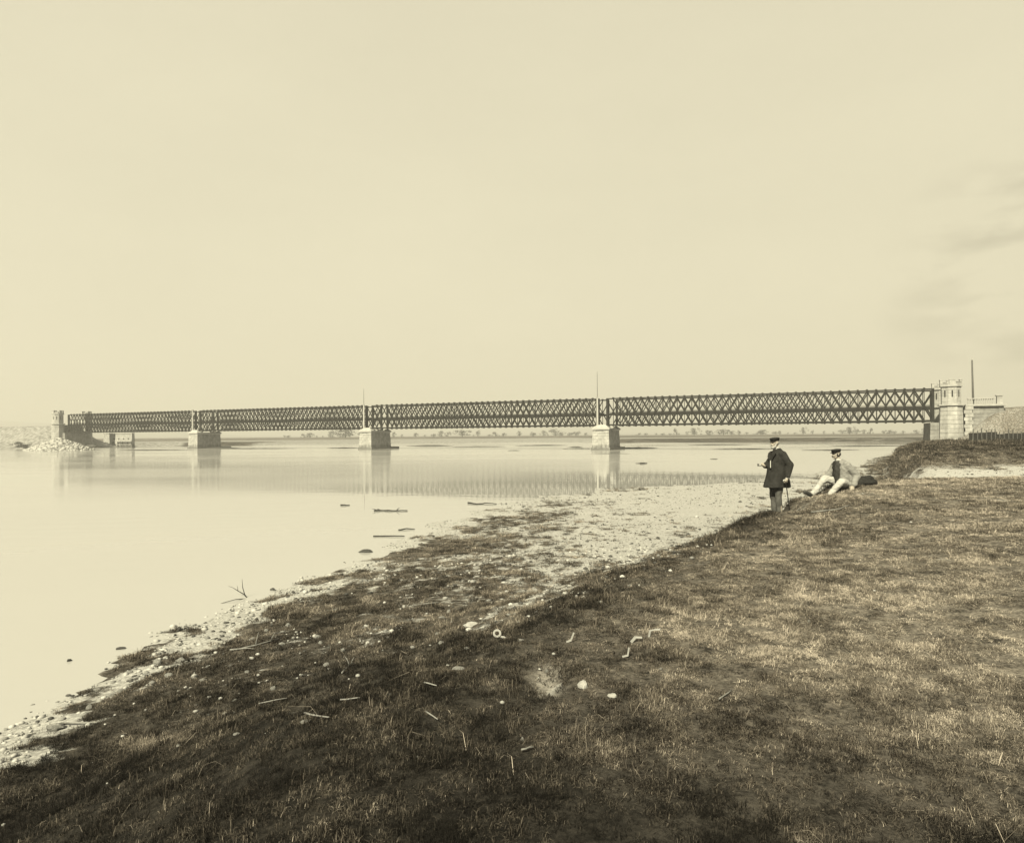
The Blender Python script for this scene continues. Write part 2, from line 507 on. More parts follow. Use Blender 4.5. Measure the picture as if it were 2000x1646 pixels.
def cover(x, y, z):
    """share of turf on the ground (0 bare gravel, 1 closed sward) and how dark and lush it is"""
    xs = np.interp(y, XS[:, 0], XS[:, 1]); xb = np.interp(y, XB[:, 0], XB[:, 1])
    d = x - xs
    n = fbm(x * .8, y * .8, 31, 4); n2 = fbm(x * .25, y * .25, 41, 3); n3 = fbm(x * 2.6, y * 2.6, 47, 3)
    terr = sst(-1.2, .1, x - xb)
    bench = np.interp(y, [0, 9, 12, 15, 19, 23.5, 28, 60], [.9, .76, .62, .54, .54, .50, .16, .5])
    bench = bench * sst(-.1, np.interp(y, [0, 8, 12, 20, 30], [1.1, 1.0, .7, .5, .5]), d + 1.2 * n3 + 1.1 * n)
    # pale open shingle between the sward by the water and the foot of the bank
    mid = np.exp(-((x - np.interp(y, [0, 16, 22], [.15, .17, .27]) * y) / (.155 * y)) ** 2) * sst(5.8, 9.5, y) * (1 - terr)
    bench = bench - .46 * mid
    tcov = .86 + 0 * x
    pf = np.exp(-((y - 24.0) / 4.6) ** 4) * sst(9, 12, x)
    tcov = tcov * (1 - .92 * pf)
    c = bench * (1 - terr) + tcov * terr + .24 * n + .24 * n3 + .12 * n2
    c = c + .4 * sst(28, 32, y) * (1 - sst(60, 75, y)) * sst(-3.2, -1.0, x - xb)
    c = c + .38 * n3 * np.exp(-(d / 1.3) ** 2) * (1 - sst(14, 20, y)) + .5 * fbm(x * .7, y * 1.6, 99, 4) * sst(16, 22, y) * (1 - terr)
    hol = np.exp(-(((x - .235) / .115) ** 2 + ((y - 4.55) / .26) ** 2))
    open_ = (1 - terr) * sst(4.6, 7.0, y) * sst(-.2, .5, d)                # open, tufted shingle
    c = c + open_ * (.40 * fbm(x * 3.6, y * 3.6, 101, 3) + .30 * fbm(x * 9, y * 7, 103, 2))
    c = c + .55 * np.exp(-((x - 5.6) / 2.6) ** 2 - ((y - 32.3) / 1.3) ** 2) * np.clip(.5 + 1.6 * fbm(x * 1.6, y * 3.0, 105, 3), 0, 1.2)
    c = c + .25 * (1 - sst(3.5, 7, y)) * sst(.2, 1.5, d)
    c = c - .85 * hol * np.clip(1 + .8 * n3 + .5 * fbm(x * 9, y * 7, 49, 2), 0, 1.5)
    a, b = to_bridge(x, y)
    c = np.where((y > 70) & (a > -3), .62 + .3 * n, c)
    scarp = np.exp(-((x - xb + .5 + .7 * n) / .8) ** 2)
    near = 1 - sst(2.6, 7.0, y + .45 * (x + 1.0) * (x > -1) + 1.2 * n2)
    left = (1 - sst(-2.5, 1.5, x - .12 * y + 1.2 * n)) * (1 - sst(7, 17, y))
    lush = .10 + .75 * near + .5 * left + .36 * scarp * sst(4, 7, y) * (1 - sst(18, 24, y)) + .22 * n + .28 * n2
    lush = np.maximum(lush, .42 * open_)
    lush = lush + .42 * np.exp(-((x - xb + .15) / .55) ** 2) * sst(8.5, 12, y) * (1 - sst(15.8, 18, y)) * np.clip(1 + .8 * n3, 0, 1.6)
    lush = lush + .5 * sst(28, 32, y) * (1 - sst(60, 75, y)) * sst(-2, 1, x - xb)
    return np.clip(c, 0, 1), np.clip(lush, 0, 1)

def axis(a, b, c, s0, gr):
    """coordinates from a to b, spacing s0 at c growing away from it"""
    r, l = [c], [c]
    while r[-1] < b: r.append(r[-1] + s0 + gr * (r[-1] - c))
    while l[-1] > a: l.append(l[-1] - s0 - gr * (c - l[-1]))
    return np.array(l[::-1][:-1] + r)

def sheet(name, xsx, ysy, zf, mat_, attrs=None, kind='structure'):
    X, Y = np.meshgrid(xsx, ysy)
    Z = zf(X, Y)
    nx, ny = len(xsx), len(ysy)
    co = np.stack([X, Y, Z], -1).reshape(-1, 3)
    i = np.arange(nx * ny).reshape(ny, nx)
    q = np.stack([i[:-1, :-1], i[:-1, 1:], i[1:, 1:], i[1:, :-1]], -1).reshape(-1, 4)
    me = bpy.data.meshes.new(name)
    me.vertices.add(len(co)); me.vertices.foreach_set('co', co.ravel().astype(np.float32))
    me.loops.add(q.size); me.loops.foreach_set('vertex_index', q.ravel().astype(np.int32))
    me.polygons.add(len(q)); me.polygons.foreach_set('loop_start', np.arange(0, q.size, 4, dtype=np.int32))
    me.polygons.foreach_set('use_smooth', np.ones(len(q), bool))
    me.update(calc_edges=True)
    if attrs:
        for k, v in attrs(X, Y, Z).items():
            a = me.attributes.new(k, 'FLOAT', 'POINT'); a.data.foreach_set('value', v.ravel().astype(np.float32))
    o = link(name, me, mat_)
    if kind: o['kind'] = kind
    return o

# ------------------------------------------------------------------ near bank
gm = ground_material('riverbank_turf_and_shingle')
def near_attrs(X, Y, Z):
    c, l = cover(X, Y, Z)
    e = np.exp(-(((X - .235) / .12) ** 2 + ((Y - 4.55) / .28) ** 2) ** 2) * np.clip(.9 + 1.2 * fbm(X * 8, Y * 6, 49, 3), 0, 1)
    return {'cover': c, 'lush': l, 'earth': e}
xs_ = axis(-40, 330, 0.8, .055, .022); ys_ = axis(-9, 215, 3.5, .055, .018)
sheet('riverbank_ground', xs_, ys_, land, gm, near_attrs)

# ------------------------------------------------------------------ far bank, plain and hills
YF = np.array([(-900, 140), (-160, 160), (-128, 172), (-116, 186), (-108, 204), (-90, 208), (-60, 232), (0, 246), (25, 246), (38, 208), (110, 203), (250, 205), (6000, 220)])
HILL = [(-2750, 3300, 620, 600, 100), (-1950, 3500, 380, 500, 40), (1500, 4300, 1500, 400, 14), (-600, 4300, 900, 400, 10)]
def farland(x, y):
    ysh = np.interp(x, YF[:, 0], YF[:, 1]) + 5 * fbm(x * .05, y * .02, 51, 3)
    d = y - ysh
    steep = sst(20, 45, x) + (1 - sst(-100, -70, x))
    low = .42 * sst(0, 9, d) + .75 * sst(35, 75, d)
    high = 1.15 * sst(0, 7, d) + .05 * sst(20, 60, d)
    z = np.where(d > 0, low * (1 - np.clip(steep, 0, 1)) + high * np.clip(steep, 0, 1), np.maximum(.1 * d, -1.0))
    z = z + sst(30, 200, d) * .3 + .1 * fbm(x * .08, y * .08, 55, 3) * sst(-2, 6, d)
    for hx, hy, sx_, sy_, hh in HILL:
        z = z + hh * np.exp(-((x - hx) / sx_) ** 2 - ((y - hy) / sy_) ** 2) * (1 + .1 * fbm(x * .004, y * .004, 57, 3))
    a, b = to_bridge(x, y)
    dd = np.hypot(np.maximum(a + 205.5, 0), np.maximum(np.maximum(-1.0 - b, b - 6.0), 0))
    return np.where(a < -196, np.maximum(z, 6.1 - dd * .8), z)
def far_attrs(X, Y, Z):
    ysh = np.interp(X, YF[:, 0], YF[:, 1]); d = Y - ysh
    steep = np.clip(sst(20, 45, X) + (1 - sst(-100, -70, X)), 0, 1)
    emb_ = to_bridge(X, Y)[0] < -196
    c = np.where((steep > .5) & ~emb_, .75, .12 + .6 * sst(30, 90, d)) + .35 * fbm(X * .012, Y * .05, 61, 3)
    c = c - .45 * np.exp(-((d - 55) / 25) ** 2)
    l = .45 + .5 * fbm(X * .006, Y * .03, 63, 3) + .35 * np.exp(-(d / 14) ** 2) * steep
    return {'cover': np.clip(c, 0, 1), 'lush': np.clip(l, 0, 1)}
sheet('far_bank_and_plain', axis(-5200, 5200, -10, 2.6, .016), axis(130, 5000, 205, 1.6, .02), farland, ground_material('far_fields', True), far_attrs)

# ------------------------------------------------------------------ river
def water_material():
    m = bpy.data.materials.new('silty_river_water')
    m.use_nodes = True
    n = m.node_tree; b = n.nodes['Principled BSDF']
    b.inputs['Base Color'].default_value = (*g(.565), 1)
    ra = n.nodes.new('ShaderNodeAttribute'); ra.attribute_name = 'ripple'
    rm = n.nodes.new('ShaderNodeMapRange'); rm.inputs[3].default_value = .03; rm.inputs[4].default_value = .14
    n.links.new(ra.outputs['Fac'], rm.inputs[0]); n.links.new(rm.outputs[0], b.inputs['Roughness'])
    b.inputs['IOR'].default_value = 1.33
    b.inputs['Specular IOR Level'].default_value = .38
    tc = n.nodes.new('ShaderNodeTexCoord')
    mp = n.nodes.new('ShaderNodeMapping'); mp.inputs['Scale'].default_value = (.5, 1.3, 1)
    mp.inputs['Rotation'].default_value = (0, 0, -.3)
    nz = n.nodes.new('ShaderNodeTexNoise'); nz.inputs['Scale'].default_value = .9; nz.inputs['Detail'].default_value = 5
    bp = n.nodes.new('ShaderNodeBump'); bp.inputs['Strength'].default_value = .07; bp.inputs['Distance'].default_value = .05
    n.links.new(tc.outputs['Object'], mp.inputs[0]); n.links.new(mp.outputs[0], nz.inputs['Vector'])
    n.links.new(nz.outputs['Fac'], bp.inputs['Height']); n.links.new(bp.outputs[0], b.inputs['Normal'])
    return m
WM = water_material()
def water_attrs(X, Y, Z):
    d = np.interp(Y, XS[:, 0], XS[:, 1]) - X              # metres out from the near shore: calm shallows, then wind-ruffled stream
    return {'ripple': np.clip(sst(7, 30, d) * (.70 + .9 * fbm(X * .03, Y * .10, 95, 4)), 0, 1)}
sheet('river_water', axis(-5200, 300, 5, .7, .03), axis(-9, 420, 40, .7, .02), lambda X, Y: 0 * X, WM, water_attrs)

# ------------------------------------------------------------------ low bars of mud and gravel in the river, dark strips by the piers
def bar(name, px0, px1, py, hgt, m, depth=None, wide=.5):
    p0, p1 = on_water(px0, py), on_water(px1, py)
    c = (p0 + p1) / 2; L = (p1 - p0).length / 2; D = depth or L * .25
    n, mm = 48, 7
    mb = MB(); vs, fs = [], []
    for j in range(mm + 1):
        r = 1 - j / mm
        for k in range(n):
            t = 2 * math.pi * k / n
            e = 1 + .28 * float(vnoise(np.array([math.cos(t) * 3 + px0]), np.array([math.sin(t) * 3 + py]))[0])
            zz = hgt * (1 - r ** 2) * (1 + .5 * float(vnoise(np.array([math.cos(t) * r * 6 + px0]), np.array([math.sin(t) * r * 4]))[0])) - .05 * (r > .99)
            vs.append((c.x + math.cos(t) * r * L * e, c.y + math.sin(t) * r * D * e, zz))
    for j in range(mm):
        for k in range(n):
            fs.append((j * n + k, j * n + (k + 1) % n, (j + 1) * n + (k + 1) % n, (j + 1) * n + k))
    mb.add(vs, fs)
    o = mb.build(name, m, smooth=True); o['kind'] = 'structure'
    return o
bar('dark_bar', 1200, 1285, 875.5, .22, M['mud'], 2.2)  # low dark strip running right from the foot of the largest pier
bar('dark_bar', 398, 470, 875.5, .25, M['mud'], 2.5)  # low dark strip at the right foot of the smallest pier
bar('dark_bar', 440, 575, 876.3, .12, M['mud'], 1.2)  # thinner dark strip continuing to the right of it
bar('dark_bar', 228, 372, 879, .14, M['mud'], 1.1)
bar('dark_bar', 1110, 1140, 873.5, .16, M['mud'], 1.0)
bar('gravel_bar', 1095, 1165, 876.5, .14, M['gravel_bar'], 2.5)
bar('gravel_bar', 790, 1010, 869, .22, M['gravel_bar'], 5)
bar('dark_bar', 800, 880, 871, .22, M['mud'], 1.5)
bar('dark_bar', 990, 1015, 880, .08, M['mud'], .8)
bar('gravel_bar', 1290, 1560, 868, .2, M['gravel_bar'], 5)
bar('dark_bar', 1330, 1480, 868.8, .16, M['mud'], 1.0)
bar('gravel_bar', 1380, 1700, 874, .12, M['gravel_bar'], 4)
bar('dark_bar', 1240, 1264, 905, .05, M['mud'], .5)
bar('dark_bar', 1385, 1404, 896.5, .05, M['mud'], .5)
bar('dark_bar', 1300, 1420, 864.5, .14, M['mud'], 1.2)
bar('dark_bar', 1450, 1640, 866.5, .16, M['mud'], 1.4)
bar('dark_bar', 1600, 1790, 871, .12, M['mud'], 1.0)
bar('dark_bar', 1560, 1680, 879, .08, M['mud'], .7)
bar('dark_bar', 1390, 1520, 877, .09, M['mud'], .7)
bar('dark_bar', 880, 990, 872.5, .12, M['mud'], .9)
bar('dark_bar', 640, 700, 875, .10, M['mud'], .7)
bar('dark_bar', 1010, 1100, 870, .14, M['mud'], 1.2)
bar('gravel_bar', 430, 640, 868.5, .2, M['gravel_bar'], 5)
bar('gravel_bar', 1180, 1420, 866, .2, M['gravel_bar'], 5)
bar('dark_bar', 1150, 1240, 886, .05, M['mud'], .35)
bar('gravel_bar', 560, 700, 869, .22, M['gravel_bar'], 5)

# ------------------------------------------------------------------ bridge
def bar_mesh(name, p, q, wid, thick, off):
    """flat bar in the plane y=off from (x,z) p to q"""
    p, q = Vector((p[0], off, p[1])), Vector((q[0], off, q[1]))
    d = q - p; L = d.length; ang = math.atan2(d.z, d.x)
    R = Matrix.Rotation(-ang, 3, 'Y')
    return MB().box((0, 0, 0), (L, thick, wid), R).mesh(name)

NP = 40; PW = SPAN / NP
def make_span():
    root = empty('bridge_span')
    iron = M['iron']
    for y0, sgn in ((0.0, -1), (WD, 1)):
        sk = .376 if sgn > 0 else 0.0          # the bridge is slightly skew
        MB().box((-SPAN / 2 + sk, y0, ZB + TH - .10), (SPAN, .36, .20)).build('top_chord', iron, root)
        MB().box((-SPAN / 2 + sk, y0, ZB + .13), (SPAN, .38, .26)).build('bottom_chord', iron, root)
        for x in (-.14, -SPAN + .14):
            MB().box((x + sk, y0, ZB + TH / 2), (.32, .42, TH - .01)).build('end_post', iron, root)
        zlo, zhi = ZB + .26, ZB + TH - .20
        dw = .19 if sgn < 0 else .17
        dr = bar_mesh('diagonal', (-PW, (zhi - zlo) / 2), (PW, -(zhi - zlo) / 2), dw, .09, 0)
        dl = bar_mesh('diagonal', (PW, (zhi - zlo) / 2), (-PW, -(zhi - zlo) / 2), dw, .09, 0)
        hs = bar_mesh('diagonal', (-PW / 2, (zhi - zlo) / 4), (PW / 2, -(zhi - zlo) / 4), dw, .09, 0)
        hl = bar_mesh('diagonal', (PW / 2, (zhi - zlo) / 4), (-PW / 2, -(zhi - zlo) / 4), dw, .09, 0)
        vm = MB().box((0, 0, 0), (.09, .09, zhi - zlo)).mesh('vertical_rod')
        sh = MB().box((0, 0, 0), (.26, .46, .14)).mesh('joint_shoe')
        for me in (dr, dl, hs, hl, vm, sh): me.materials.append(iron)
        zc = (zlo + zhi) / 2
        for i in range(NP + 1):
            x = -i * PW + sk
            if i <= NP - 2:
                link('diagonal', dl, None, root, (x - PW, y0 - .11 * sgn * -1, zc))
                link('diagonal', dr, None, root, (x - PW, y0 - .11 * sgn, zc))
            if 0 < i < NP:
                link('vertical_rod', vm, None, root, (x, y0, zc))
                link('joint_shoe', sh, None, root, (x, y0, ZB + TH + .055))
                link('joint_shoe', sh, None, root, (x, y0, ZB - .055))
        for x, mm, zz in ((-PW / 2, hl, (zc + zhi) / 2), (-PW / 2, hs, (zc + zlo) / 2), (-SPAN + PW / 2, hs, (zc + zhi) / 2), (-SPAN + PW / 2, hl, (zc + zlo) / 2)):
            link('diagonal', mm, None, root, (x + sk, y0 + (.11 if mm is hl else -.11) * sgn, zz))
        zd = ZB + TH * .41
        MB().box((-SPAN / 2 + sk, y0 - .26 * sgn, zd), (SPAN - .7, .10, .34)).build('deck_beam', iron, root)
        MB().box((-SPAN / 2 + sk, y0 - .26 * sgn, zd + .48), (SPAN - .7, .06, .06)).build('hand_rail', iron, root)
    zd = ZB + TH * .41
    cb = MB().box((0, 0, 0), (.20, WD - .64, .30)).mesh('cross_beam'); cb.materials.append(iron)
    for i in range(1, NP, 2):
        link('cross_beam', cb, None, root, (-i * PW, WD / 2, zd - .02))
    MB().box((-SPAN / 2, WD / 2, zd + .17), (SPAN - .2, WD - .66, .07)).build('deck', M['wood'], root)
    for y in (1.75, 3.25):
        MB().box((-SPAN / 2, y, zd + .28), (SPAN - .2, .07, .13)).build('rail', iron, root)
    lb = MB()
    for i in range(0, NP, 4):
        a, b_ = -i * PW, -(i + 4) * PW
        for (xa, xb_) in ((a, b_), (b_, a)):
            p, q = Vector((xa, .2, ZB + .1)), Vector((xb_, WD - .2, ZB + .1))
            lb.tube([p, q], .05, 4)
    lb.build('wind_bracing', iron, root)
    return root

span = make_span()
SPAN_LABELS = ['black iron lattice truss span running from the right towered abutment to the nearest pier',
               'black iron lattice truss span between the nearest and the middle stone pier',
               'dark iron lattice truss span between the middle pier and the farthest pier',
               'hazy small iron lattice truss span reaching the left abutment']
for kk in range(4):
    o = span if kk == 0 else copy_tree(span)
    o.location = from_bridge(-kk * PITCH, 0, 0)
    o.rotation_euler = (0, 0, BR)
    tag(o, SPAN_LABELS[kk], 'bridge span', 'lattice truss spans of the railway bridge')

def courses(mb, x0, x1, y0, y1, z0, z1, batter, ch, gap=.035, jig=.03, r=None):
    """battered masonry built up of stone courses with recessed joints, blocks a little uneven"""
    n = max(1, round((z1 - z0) / ch)); hh = (z1 - z0) / n
    for i in range(n):
        za, zb = z0 + i * hh, z0 + (i + 1) * hh - gap
        ia, ib = batter * i / n, batter * (i + 1) / n
        mb.frustum(x0 + ia, x1 - ia, y0 + ia, y1 - ia, za, zb, (ib - ia))
        for sx_, sy_ in ((x0, y0), (x1, y0), (x1, y1), (x0, y1)):      # quoins, long and short
            L = .55 + .35 * ((i + (sx_ == x0)) % 2)
            dx = 1 if sx_ == x0 else -1; dy = 1 if sy_ == y0 else -1
            e = jig * (1 + random.random())
            mb.frustum(min(sx_ + (ia - e) * dx, sx_ + (L + ia) * dx), max(sx_ + (ia - e) * dx, sx_ + (L + ia) * dx),
                       min(sy_ + (ia - e) * dy, sy_ + (L * .7 + ia) * dy), max(sy_ + (ia - e) * dy, sy_ + (L * .7 + ia) * dy), za + .004, zb - .004, 0.0)
    mb.frustum(x0 + batter + gap, x1 - batter - gap, y0 + batter + gap, y1 - batter - gap, z0 + .01, z1 - gap - .01, 0)

def make_pier():
    root = empty('bridge_pier')
    a = 1.58
    mb = MB(); courses(mb, -a, a, -1.6, 5.3, -.8, ZB - .75, .2, .52); mb.build('shaft', M['stone'], root)
    MB().frustum(-a - .06, a + .06, -1.68, 5.38, ZB - .75, ZB - .42, 0).build('coping', M['coping'], root, bevel=.04)
    # hipped cutwater caps at both ends
    for y0, y1 in ((-1.6, -.42), (5.0, 5.3)):
        x0, x1, z0, z1 = -a + .06, a - .06, ZB - .42, ZB + .18
        ym = (y0 + y1) / 2
        vs = [(x0, y0, z0), (x1, y0, z0), (x1, y1, z0), (x0, y1, z0), (x0 + .8, ym, z1), (x1 - .8, ym, z1)]
        MB().add(vs, [(3, 2, 1, 0), (0, 1, 5, 4), (1, 2, 5), (2, 3, 4, 5), (3, 0, 4)]).build('cap_stone', M['coping'], root)
    for y in (0, WD):
        for x in (-.85, .85):
            MB().box((x, y, ZB - .27), (.75, .6, .28)).build('bearing', M['stone_dark'], root)
    MB().frustum(-a - .22, a + .22, -1.8, 8.2, -1.0, .42, .1).build('footing', M['stone'], root)
    return root
pier = make_pier()
PIER_LABELS = ['largest pale stone bridge pier, third from left, dark on its right side', 'pale stone middle bridge pier with dark streaks reflected below it',
               'smallest pale stone bridge pier, nearest the left abutment']
poles = []
for kk in range(3):
    o = pier if kk == 0 else copy_tree(pier)
    o.location = from_bridge(-(kk + 1) * PITCH + .65, 0, 0)
    o.rotation_euler = (0, 0, BR)
    tag(o, PIER_LABELS[kk], 'bridge pier', 'stone piers of the railway bridge')

def make_mast(rod):
    root = empty('white_mast')
    MB().tube([(0, 0, 0), (0, 0, 5.0)], [.19, .15], 8).build('post', M['white_paint'], root)
    MB().box((0, 0, 5.05), (.4, .4, .1)).build('post_cap', M['white_paint'], root)
    if rod: MB().tube([(0, 0, 5.1), (0, 0, 5.1 + rod)], [.045, .025], 6).build('rod', M['iron'], root)
    return root
for kk, (rod, lab) in enumerate(((4.4, 'white mast with a tall thin dark rod, standing on the largest pier'), (3.2, 'white mast with faint rod standing on the middle pier'),
                                 (0, 'short white mast without a rod on the smallest pier'))):
    o = make_mast(rod)
    o.location = from_bridge(-(kk + 1) * PITCH - .05, -1.0, ZB - .05)
    tag(o, lab, 'mast', 'white masts on the bridge piers')

# ---- abutments
def octo(r, c=(0, 0), squash=1.0):
    return [(c[0] + r * math.cos(math.pi / 8 + i * math.pi / 4), c[1] + r * math.sin(math.pi / 8 + i * math.pi / 4)) for i in range(8)]

def make_tower(root, cx, cy, zbase, name='tower'):
    t = empty(name, (cx, cy, 0), 0, root)
    zc = 6.30
    st = M['stone']
    mb = MB(); n = 9
    for i in range(n):
        z0 = zbase + (zc - zbase) * i / n; z1 = zbase + (zc - zbase) * (i + 1) / n - .04
        r0 = 1.56 - .12 * i / n
        mb.prism(octo(r0), z0, octo(r0 - .012), z1)
    mb.prism(octo(1.40), zbase, octo(1.38), zc - .02)
    mb.build('tower_base', st, t)
    mb = MB()
    mb.prism(octo(1.46), zc, octo(1.68), zc + .12); mb.prism(octo(1.70), zc + .122, octo(1.66), zc + .32)
    mb.build('cornice', M['coping'], t)
    mb = MB(); n = 6; z0, z1 = zc + .32, 9.0
    for i in range(n):
        mb.prism(octo(1.26), z0 + (z1 - z0) * i / n, octo(1.26), z0 + (z1 - z0) * (i + 1) / n - .03)
    mb.prism(octo(1.235), z0, octo(1.235), z1 - .01)
    mb.build('turret', st, t)
    MB().prism(octo(1.28), 9.0, octo(1.44), 9.12).prism(octo(1.46), 9.122, octo(1.42), 9.30).build('string_course', M['coping'], t)
    for i in range(8):
        am = i * math.pi / 4
        d = 1.26 * math.cos(math.pi / 8)
        R = Matrix.Rotation(am, 3, 'Z')
        p = R @ Vector((d - .02, 0, 8.1))
        MB().box(p, (.09, .17, .95), R).build('slit_window', M['slit'], t)
        p = R @ Vector((d + .01, 0, 9.3 + (.36 if i % 2 == 0 else .21)))
        hgt = .72 if i % 2 == 0 else .42
        if i % 2 == 0 or i in (3, 7):
            mb = MB(); mb.box((p.x, p.y, 9.3 + hgt / 2), (.30, .72, hgt), R); mb.box((p.x, p.y, 9.3 + hgt + .05), (.40, .82, .10), R)
            mb.build('merlon', M['coping'], t)
    MB().prism(octo(1.30), 9.30, octo(1.30), 9.50).build('parapet', st, t)
    return t

def make_abutment(zg, wing):
    root = empty('bridge_abutment')
    # bearing block facing the river
    mb = MB(); courses(mb, -1.0, 5.2, -.9, 6.4, zg - 1.5, ZB - .12, .16, .5); mb.build('bearing_wall', M['stone_dark'], root)
    mb = MB(); courses(mb, 1.3, 5.2, -.85, 5.9, ZB - .1, 6.15, .02, .5); mb.build('back_wall', M['stone_dark'], root)
    MB().box((3.2, 2.5, 6.22), (4.2, 6.9, .12)).build('deck_slab', M['coping'], root)
    make_tower(root, 1.55, -1.0, zg - .6)
    make_tower(root, 1.55, 6.6, zg - .6)
    # buttress beside the near tower, wing wall, coping and balustrade
    mb = MB(); courses(mb, 3.12, 3.9, -1.9, -.6, zg - .6, 6.28, .05, .5); mb.build('buttress', M['stone'], root)
    mb = MB(); courses(mb, 3.92, wing, -1.45, -.65, zg - .8, 6.28, .04, .5); mb.build('wing_wall', M['stone_dark'], root)
    MB().box(((3.15 + wing + .3) / 2, -1.2, 6.42), (wing + .3 - 3.15, 1.35, .26)).build('wing_coping', M['coping'], root)
    bal = MB().prism([(x * .07, y * .07) for x, y in octo(1)], 6.55, [(x * .07, y * .07) for x, y in octo(1)], 7.28).mesh('baluster')
    bal.materials.append(M['stone'])
    n = int((wing - .9 - 3.5) / .26)
    for i in range(n):
        link('baluster', bal, None, root, (3.55 + i * .26, -1.2, 0))
    MB().box((3.45 + (wing - .9 - 3.4) / 2, -1.2, 7.34), (wing - .9 - 3.4, .36, .14)).build('balustrade_rail', M['coping'], root)
    MB().box((wing - .45, -1.2, 7.1), (.62, .62, 1.1)).build('pedestal', M['stone'], root)
    MB().box((wing - .45, -1.2, 7.70), (.82, .82, .12)).build('pedestal_cap', M['coping'], root)
    return root
ab = make_abutment(1.36, 7.6)
ab.location = from_bridge(.35, 0, 0); ab.rotation_euler = (0, 0, BR)
tag(ab, 'stone abutment with crenellated towers and balustrade on the right bank', 'bridge abutment')
ab2 = make_abutment(1.2, 7.6)
ab2.location = from_bridge(-3 * PITCH - SPAN - .35, 5.0, 0)
ab2.rotation_euler = (0, 0, BR + math.pi)
tag(ab2, 'hazy far stone abutment with small turret at the left end of the bridge', 'bridge abutment')

# pale retaining wall beyond the left abutment, with weep holes
rw = empty('retaining_wall', from_bridge(-3 * PITCH - SPAN - 2.4, 13.4, 0), BR)
mb = MB(); courses(mb, -3.4, 9.2, 0, .9, -.6, ZB - .35, .12, .5); mb.build('wall_face', M['stone'], rw)
MB().box((2.9, .45, ZB - .26), (12.5, 1.0, .18)).build('coping', M['coping'], rw)
for i in range(8):
    MB().box((1.0 + (i % 4) * 2.1 + .4 * (i // 4), .06 + .02 * (i // 4), 1.3 + 1.1 * (i // 4)), (.34, .30, .30)).build('weep_hole', M['slit'], rw)
tag(rw, 'pale low masonry wall with dark weep holes right of the left abutment', 'wall')

# rubble spur below the left abutment
def rock_mesh(seed, flat=.7, sub=2, name='stone'):
    bm = bmesh.new()
    bmesh.ops.create_icosphere(bm, subdivisions=sub, radius=1)
    r = np.random.default_rng(seed)
    co = np.array([v.co[:] for v in bm.verts])
    nn = vnoise(co[:, 0] * 1.3 + seed * 3.1, co[:, 1] * 1.3, seed, co[:, 2] * 1.3) * .33 + vnoise(co[:, 0] * 3 + seed, co[:, 1] * 3, seed + 5, co[:, 2] * 3) * .24
    sc = np.array([1, r.uniform(.65, .95), flat * r.uniform(.75, 1.1)])
    for v, q, e in zip(bm.verts, co, nn):
        v.co = Vector(q * (1 + e) * sc)
    me = bpy.data.meshes.new(name)
    bm.to_mesh(me); bm.free()
    return me

def scatter_rocks(name, pts, sizes, tones, label, cat, m, parent=None, base=6, flat=.6):
    """many small stones joined into one mesh; per-stone tone attribute"""
    protos = []
    for s in range(base):
        me = rock_mesh(s + 3, flat, 1)
        v = np.array([q.co[:] for q in me.vertices]); f = np.array([p.vertices[:] for p in me.polygons])
        protos.append((v, f)); bpy.data.meshes.remove(me)
    V, Fc, T = [], [], []
    off = 0
    for i, (p, s, t) in enumerate(zip(pts, sizes, tones)):
        v, f = protos[i % base]
        a = RNG.uniform(0, 6.28); c_, s_ = math.cos(a), math.sin(a)
        vv = v * s
        vv = np.stack([vv[:, 0] * c_ - vv[:, 1] * s_, vv[:, 0] * s_ + vv[:, 1] * c_, vv[:, 2]], 1) + np.array(p)
        V.append(vv); Fc.append(f + off); T.append(np.full(len(v), t)); off += len(v)
    V = np.concatenate(V); Fc = np.concatenate(Fc); T = np.concatenate(T)
    me = bpy.data.meshes.new(name)
    me.vertices.add(len(V)); me.vertices.foreach_set('co', V.ravel().astype(np.float32))
    me.loops.add(Fc.size); me.loops.foreach_set('vertex_index', Fc.ravel().astype(np.int32))
    me.polygons.add(len(Fc)); me.polygons.foreach_set('loop_start', np.arange(0, Fc.size, 3, dtype=np.int32))
    me.update(calc_edges=True)
    a = me.attributes.new('tone', 'FLOAT', 'POINT'); a.data.foreach_set('value', T.astype(np.float32))
    return tag(link(name, me, m, parent), label, cat, kind='stuff')

def tone_material(name, c0, c1, rough=.9, transl=0.0, scale=8, warm=.0):
    m = bpy.data.materials.new(name); m.use_nodes = True
    n = m.node_tree; b = n.nodes['Principled BSDF']
    b.inputs['Roughness'].default_value = rough; b.inputs['Specular IOR Level'].default_value = .15
    a = n.nodes.new('ShaderNodeAttribute'); a.attribute_name = 'tone'
    cr = n.nodes.new('ShaderNodeValToRGB'); e = cr.color_ramp.elements
    e[0].color = (*g(c0), 1); e[1].color = (*g(c1, warm), 1)
    n.links.new(a.outputs['Fac'], cr.inputs[0]); n.links.new(cr.outputs[0], b.inputs['Base Color'])
    return m
RT = tone_material('mixed_stone', .07, .66)

